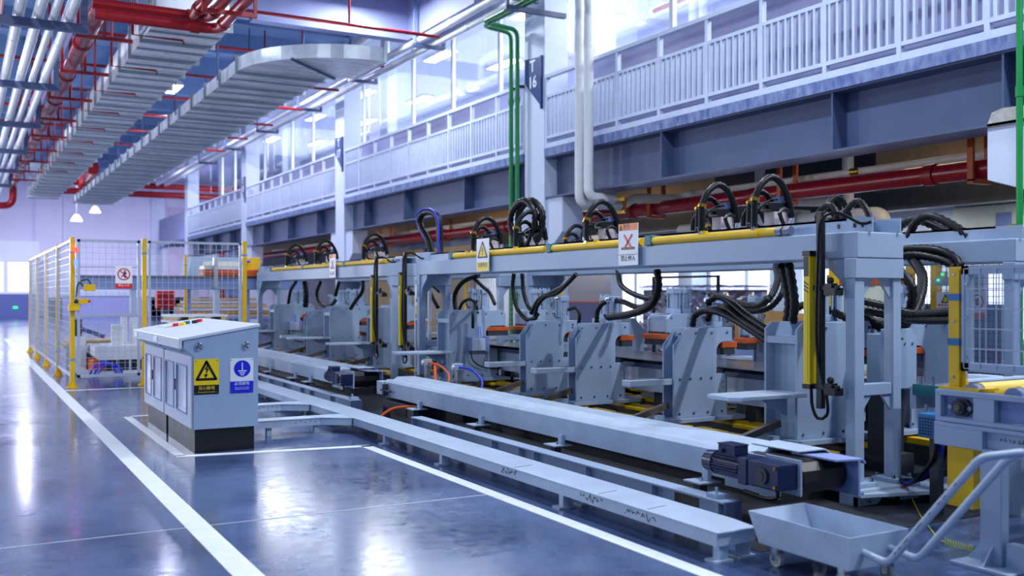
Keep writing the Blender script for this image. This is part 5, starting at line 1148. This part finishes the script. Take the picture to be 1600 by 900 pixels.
t = thing('mesh_guard', 'framed wire mesh guard panel on the yellow post at the right edge', 'guard', (4.7, 2.7, .99))
obj('frame', frame('y', 1.9, 3.488, 4.70, .985, 1.545, .045), 'paint', t)
obj('mesh', mesh('y', 1.95, 3.47, 4.675, 1.0, 1.53, .095, .002), 'wire', t)
obj('mesh', mesh('y', 1.95, 3.47, 4.725, 1.0, 1.53, .095, .002), 'wire', t)
obj('pane', MB().box(4.698, 4.702, 1.93, 3.45, 1.02, 1.51), 'acryl', t)
obj('bolt', MB().bolts([(4.677, 3.455, z) for z in (1.06, 1.27, 1.45)], '-x', .008, .006), 'steel', t)
t = thing('feed_table', 'grey and teal feed table between the portal and the infeed conveyor', 'table', (6.1, 4.15, 0))
obj('table_top', MB().box(5.64, 7.5, 3.75, 4.55, .745, .78), 'slate', t)
obj('side_beam', MB().box(5.6, 5.64, 3.7, 4.55, .715, .79), 'teal', t, bev=.003)
obj('end_beam', MB().box(5.64, 7.4, 4.55, 4.6, .62, .77), 'bench', t)
for y in (3.8, 4.05, 4.3): obj('guide_strip', MB().sweep(bend([(5.8, y+.1, .80), (7.0, y+.1, .80), (7.3, y+.1, .76)], .1), .018, 8), 'bench', t)
obj('chain_strip', MB().box(5.2, 7.6, 3.64, 3.68, .84, .885).box(5.2, 7.6, 3.66, 3.7, .7, .84), 'navy', t)
for x in (5.85, 7.3): obj('leg', MB().box(x-.05, x+.05, 3.9, 4.0, 0, .745), 'paint', t)
obj('adjuster', MB().cyl((5.62, 4.4, .79), (5.62, 4.4, .85), .012, 8).cyl((5.62, 4.5, .79), (5.62, 4.5, .84), .02, 8).cyl((5.61, 4.45, .45), (5.61, 4.45, .66), .01, 8), 'steel', t)
t = thing('fan_motor', 'bright blue motor with a square grille left of the infeed conveyor', 'motor', (5.35, 4.2, .5))
obj('body', MB().box(5.3, 5.5, 4.12, 4.27, .49, .645), 'bluemotor', t, bev=.012)
g = MB()
for j in range(6):
    for i in range(6): g.box(5.298, 5.3, 4.14+.02*i, 4.152+.02*i, .51+.019*j, .522+.019*j)
obj('grille', g, 'black', t)
obj('stand', MB().box(5.38, 5.44, 4.18, 4.24, 0.0, .49), 'dark', t)
obj('bracket', MB().box(5.66, 5.7, 4.4, 4.46, .0, .64), 'paint', t)
t = thing('hydraulic_lines', 'blue and black hoses drooping from the blue motor to the portal base', 'hose', (5.4, 4.3, .1))
for k, (c, r) in enumerate((('hose', .014), ('bluehose', .014), ('hose', .016))):
    obj('hose', MB().tube([(5.36+.05*k, 4.17, .49), (5.37+.05*k, 4.2, .36), (5.42+.03*k, 4.36, .2), (5.55, 4.55+.02*k, .12+.01*k), (5.8, 4.8, .11)], r, 8), c, t, smoothf=True)
t = thing('earth_wire', 'yellow green earth wire with a coiled end on the floor', 'wire', (4.8, 3.6, 0))
W = [(5.55, 4.56, .1), (5.52, 4.5, .06), (5.47, 4.42, .012), (5.25, 4.2, .008), (5.0, 3.93, .008), (4.84, 3.75, .008)]
for k in range(44): W.append((4.77+.006*math.cos(k*1.6), 3.66-.0042*k, .024+.018*math.sin(k*1.6)))
W += [(4.75, 3.44, .01), (4.7, 3.38, .03), (4.66, 3.33, .06)]
obj('wire', MB().tube(W, .003, 6, step=.006), 'ygwire', t, smoothf=True)
obj('lug', MB().cyl((5.55, 4.56, .1), (5.57, 4.6, .1), .01, 8), 'signr', t)
# ================================================================ BEHIND THE PRESS LINE
for k, (y0, y1) in enumerate(((4.5, 8.2), (8.9, 12.2), (13.4, 17.0), (17.5, 20.2), (21, 26))):
    w = struct('window_%d' % (6+k), MB().box(17.12, 17.19, y0, y1, .45, .55).box(17.12, 17.19, y0, y1, 2.5, 2.6).box(17.12, 17.19, (y0+y1)/2-.06, (y0+y1)/2+.06, .55, 2.5), 'bench')
    obj('pane', MB().box(17.14, 17.18, y0, y1, .55, 2.5), 'glow2', w, kind='structure')
for k, y in enumerate((8.5, 12.8, 17.2, 20.6, 26.6)):
    struct('trim_%d' % (60+k), MB().box(16.6, 17.1, y-.28, y+.28, 0, 3.1), 'bench')
struct('wall_partition', MB().box(12.5, 12.6, 18.2, 21.5, 1.225, 2.7), 'wall')
struct('trim_70', MB().box(12.48, 12.62, 18.2, 21.5, 1.19, 1.225), 'signo')
struct('trim_71', MB().box(12.5, 12.6, 18.2, 21.5, 0, 1.19), 'door')
struct('trim_72', MB().box(12.4, 12.7, 17.9, 18.2, 0, 2.75), 'column')
t = thing('equipment_wall', 'tan boarded enclosure under the balcony left of the T 16 column', 'enclosure', (11.8, 26, 0))
obj('panel', MB().box(11.2, 11.3, 22.2, 29.5, 0, 2.62), 'tan', t)
obj('top_band', MB().box(11.15, 11.35, 22.2, 29.5, 2.62, 2.8), 'slate', t)
obj('frame_post', MB().box(11.15, 11.35, 25.0, 25.15, 0, 2.62), 'slate', t)
# rear fence
RY = [7.9, 13.66, 17.0, 20.3]
for k, y in enumerate(RY): post(8.45, y, ('nearest', 'second', 'third', 'farthest')[k]+' yellow post of the fence behind the rear presses', 1.95, 'rear fence posts', .04)
for k, (a, b) in enumerate(zip(RY[1:-1], RY[2:])):
    t = thing('mesh_fence', ('nearer', 'farther')[k]+' wire mesh panel of the fence behind the rear presses', 'fence panel', (8.45, (a+b)/2, .15), 'rear mesh panels')
    obj('frame', frame('y', a+.06, b-.06, 8.45, .15, 1.9, .03), 'wire', t); obj('mesh', mesh('y', a+.08, b-.08, 8.45, .17, 1.88, .09, .0025), 'wire', t)
# safety fence far right with signs
for k, y in enumerate((10.4, 9.78, 9.35, 8.2)): post(12.0, y, ('leftmost', 'second', 'third', 'rightmost')[k]+' yellow post of the fence seen past the portal at right', 2.3, 'right fence posts', .05)
t = thing('mesh_fence', 'dark wire mesh panel of the fence seen past the portal at right', 'fence panel', (12.0, 9.2, .1), 'right mesh panels')
obj('frame', frame('y', 8.25, 10.35, 12.0, .1, 2.2, .04), 'wire', t); obj('mesh', mesh('y', 8.3, 10.3, 12.0, .12, 2.18, .08, .004), 'slate', t)
obj('backing', MB().box(12.05, 12.07, 8.25, 10.35, .1, 1.25), 'kick', t)
def small_sign(y, lab, kind):
    t = thing('safety_sign', lab, 'sign', (11.95, y, 1.05)); O = (11.95, y, 1.235)
    obj('panel', plate(O, ZX, ZZ, rect(.26, .37), .006), 'signw', t)
    if kind == 0:
        obj('yellow_field', plate(O, ZX, ZZ, [(-.11, -.08), (.11, -.08), (0, .12)], .002, .006), 'signy', t)
        obj('triangle', join(tri2d(O, ZX, ZZ, .22, .2, (0, .02), .016, .002, .0085), stroke(O, ZX, ZZ, (0, .06), (0, -.02), .016, .002, .0085), plate(O, ZX, ZZ, circ(.01, 10, 0, -.05), .002, .0085)), 'signk', t)
    elif kind == 1:
        obj('triangle', join(tri2d(O, ZX, ZZ, .12, .11, (.02, .09), .014, .002, .0085)), 'signk', t)
        obj('yellow_field', plate(O, ZX, ZZ, [(-.04, .035), (.08, .035), (.02, .145)], .002, .006), 'signy', t)
        obj('red_field', join(plate(O, ZX, ZZ, rect(.26, .09, 0, -.14), .002, .006), *[stroke(O, ZX, ZZ, (-.1+.05*i, z), (-.065+.05*i, z), .022, .002, .006) for i in range(4) for z in (-.0, -.045)]), 'signr', t)
    else:
        obj('red_mark', join(ring2d(O, ZX, ZZ, .09, .02, .002, .006, c=(0, .05)), stroke(O, ZX, ZZ, (-.065, .115), (.065, -.015), .018, .002, .006), plate(O, ZX, ZZ, rect(.26, .085, 0, -.14), .002, .006)), 'signr', t)
        obj('pictogram', plate(O, ZX, ZZ, [(-.01, .1), (.02, .1), (.03, .05), (.02, .0), (-.02, .0), (-.03, .05)], .001, .006), 'signk', t)
small_sign(9.62, 'white sign with a large yellow warning triangle right of the portal', 0)
small_sign(9.17, 'white and red sign with a small yellow triangle left of the yellow post', 1)
small_sign(8.66, 'white and red prohibition sign seen through the mesh guard', 2)
t = thing('status_lamps', 'small control box with lit green lamps behind the yellow post', 'indicator lamp', (11.9, 9.35, 1.5))
obj('box', MB().box(11.9, 11.96, 9.1, 9.3, 1.5, 1.62), 'panel', t)
obj('lens', MB().cyl((11.88, 9.23, 1.58), (11.9, 9.23, 1.58), .014, 10).cyl((11.88, 9.16, 1.66), (11.9, 9.16, 1.66), .014, 10), 'ledgreen', t)
obj('stem', MB().box(11.9, 11.96, 9.13, 9.2, 1.62, 1.7), 'panel', t)
# wrapped goods
t = thing('wrapped_pallet', 'dark goods in clear stretch film on a pallet behind the rear presses', 'wrapped goods', (9.6, 11.6, 0))
obj('pallet', MB().box(9.2, 10.2, 10.6, 12.6, 0, .03).box(9.2, 10.2, 10.6, 12.6, .12, .15).box(9.2, 10.2, 10.6, 10.7, .03, .12).box(9.2, 10.2, 11.55, 11.65, .03, .12).box(9.2, 10.2, 12.5, 12.6, .03, .12), 'tan', t)
random.seed(11)
for j in range(5):
    for i in range(3):
        obj('carton', MB().box(9.27+random.uniform(0, .03), 10.1, 10.68+.63*i, 11.28+.63*i, .152+.26*j, .405+.26*j), 'wrapc', t, bev=.012)
fm = MB(); n = 26
for zi in range(n+1):
    for yi in range(n+1): fm.v.append((9.225+random.uniform(-.02, .02), 10.62+1.96*yi/n, .15+1.37*zi/n))
for zi in range(n):
    for yi in range(n):
        a = zi*(n+1)+yi; fm.f.append((a, a+1, a+n+2, a+n+1))
fm2 = MB()
for yi in range(n+1):
    for xi in range(9): fm2.v.append((9.22+.95*xi/8, 10.62+1.96*yi/n, 1.5+random.uniform(-.02, .02)))
for yi in range(n):
    for xi in range(8):
        a = yi*9+xi; fm2.f.append((a, a+1, a+10, a+9))
fm3 = MB()
for zi in range(n+1):
    for xi in range(9): fm3.v.append((9.22+.95*xi/8, 10.63+random.uniform(-.02, .02), .15+1.37*zi/n))
for zi in range(n):
    for xi in range(8):
        a = zi*9+xi; fm3.f.append((a, a+1, a+10, a+9))
obj('stretch_film', join(fm, fm2, fm3), 'film', t)
obj('lashing_frame', MB().box(9.2, 9.24, 10.7, 12.2, 1.62, 1.65).box(9.2, 9.24, 10.7, 10.73, .15, 1.65).box(9.2, 9.24, 12.17, 12.2, .15, 1.65), 'black', t)
t = thing('cardboard_box', 'open cardboard box on a stand behind the near light curtain', 'box', (8.35, 8.6, 0))
obj('carton', MB().box(8.0, 8.32, 8.1, 9.0, .85, 1.14), 'card', t)
obj('flap', MB().prism([(8.1, 1.14), (9.0, 1.14), (9.1, 1.2), (8.0, 1.2)], 'x', 8.0, 8.01).prism([(8.1, 1.14), (9.0, 1.14), (8.9, 1.17), (8.2, 1.17)], 'x', 8.31, 8.32), 'card', t)
obj('stand', MB().box(7.98, 8.34, 8.05, 9.05, 0, .85), 'blueg', t)
t = thing('green_cabinet', 'narrow green and blue cabinet between the junction box press and the middle presses', 'cabinet', (9.0, 15, 0))
obj('body', MB().box(8.9, 9.1, 14.9, 15.25, 0, 1.75), 'green', t)
obj('door', MB().box(8.89, 8.9, 14.95, 15.05, .1, 1.7), 'bluemotor', t)
obj('button', MB().box(8.885, 8.9, 15.08, 15.2, 1.4, 1.48), 'signy', t)
t = thing('orange_cabinet', 'orange trolley seen between the portal legs', 'trolley', (9.6, 8.4, 0))
obj('body', MB().box(9.3, 9.9, 8.07, 8.77, .1, 1.5), 'cream', t)
obj('top', MB().box(9.28, 9.92, 8.05, 8.79, 1.5, 1.62), 'orange', t)
obj('wheel', MB().cyl((9.32, 8.15, .05), (9.37, 8.15, .05), .05, 12).cyl((9.32, 8.7, .05), (9.37, 8.7, .05), .05, 12).cyl((9.8, 8.15, .05), (9.85, 8.15, .05), .05, 12).cyl((9.8, 8.7, .05), (9.85, 8.7, .05), .05, 12), 'black', t)
# pale cabinets on the rear wall at upper right
for k, (y0, y1, z0, z1) in enumerate(((9.4, 12.4, 1.9, 3.0), (6.8, 8.6, 1.9, 2.95), (4.9, 6.3, 1.9, 2.6))):
    t = thing('wall_cabinet', ('left', 'middle', 'right')[k]+' pale cabinet panel hung high on the rear wall past the portal', 'cabinet', (16.6, (y0+y1)/2, z0), 'rear wall cabinets')
    obj('body', MB().box(16.4, 17.1, y0, y1, z0, z1), 'cream', t)
    obj('edge', MB().box(16.38, 16.4, y0, y0+.08, z0, z1), 'slate', t)
    if k == 0: obj('notice', MB().box(16.38, 16.4, 11.2, 11.5, 2.5, 2.85), 'blueg', t)
K_END = 0
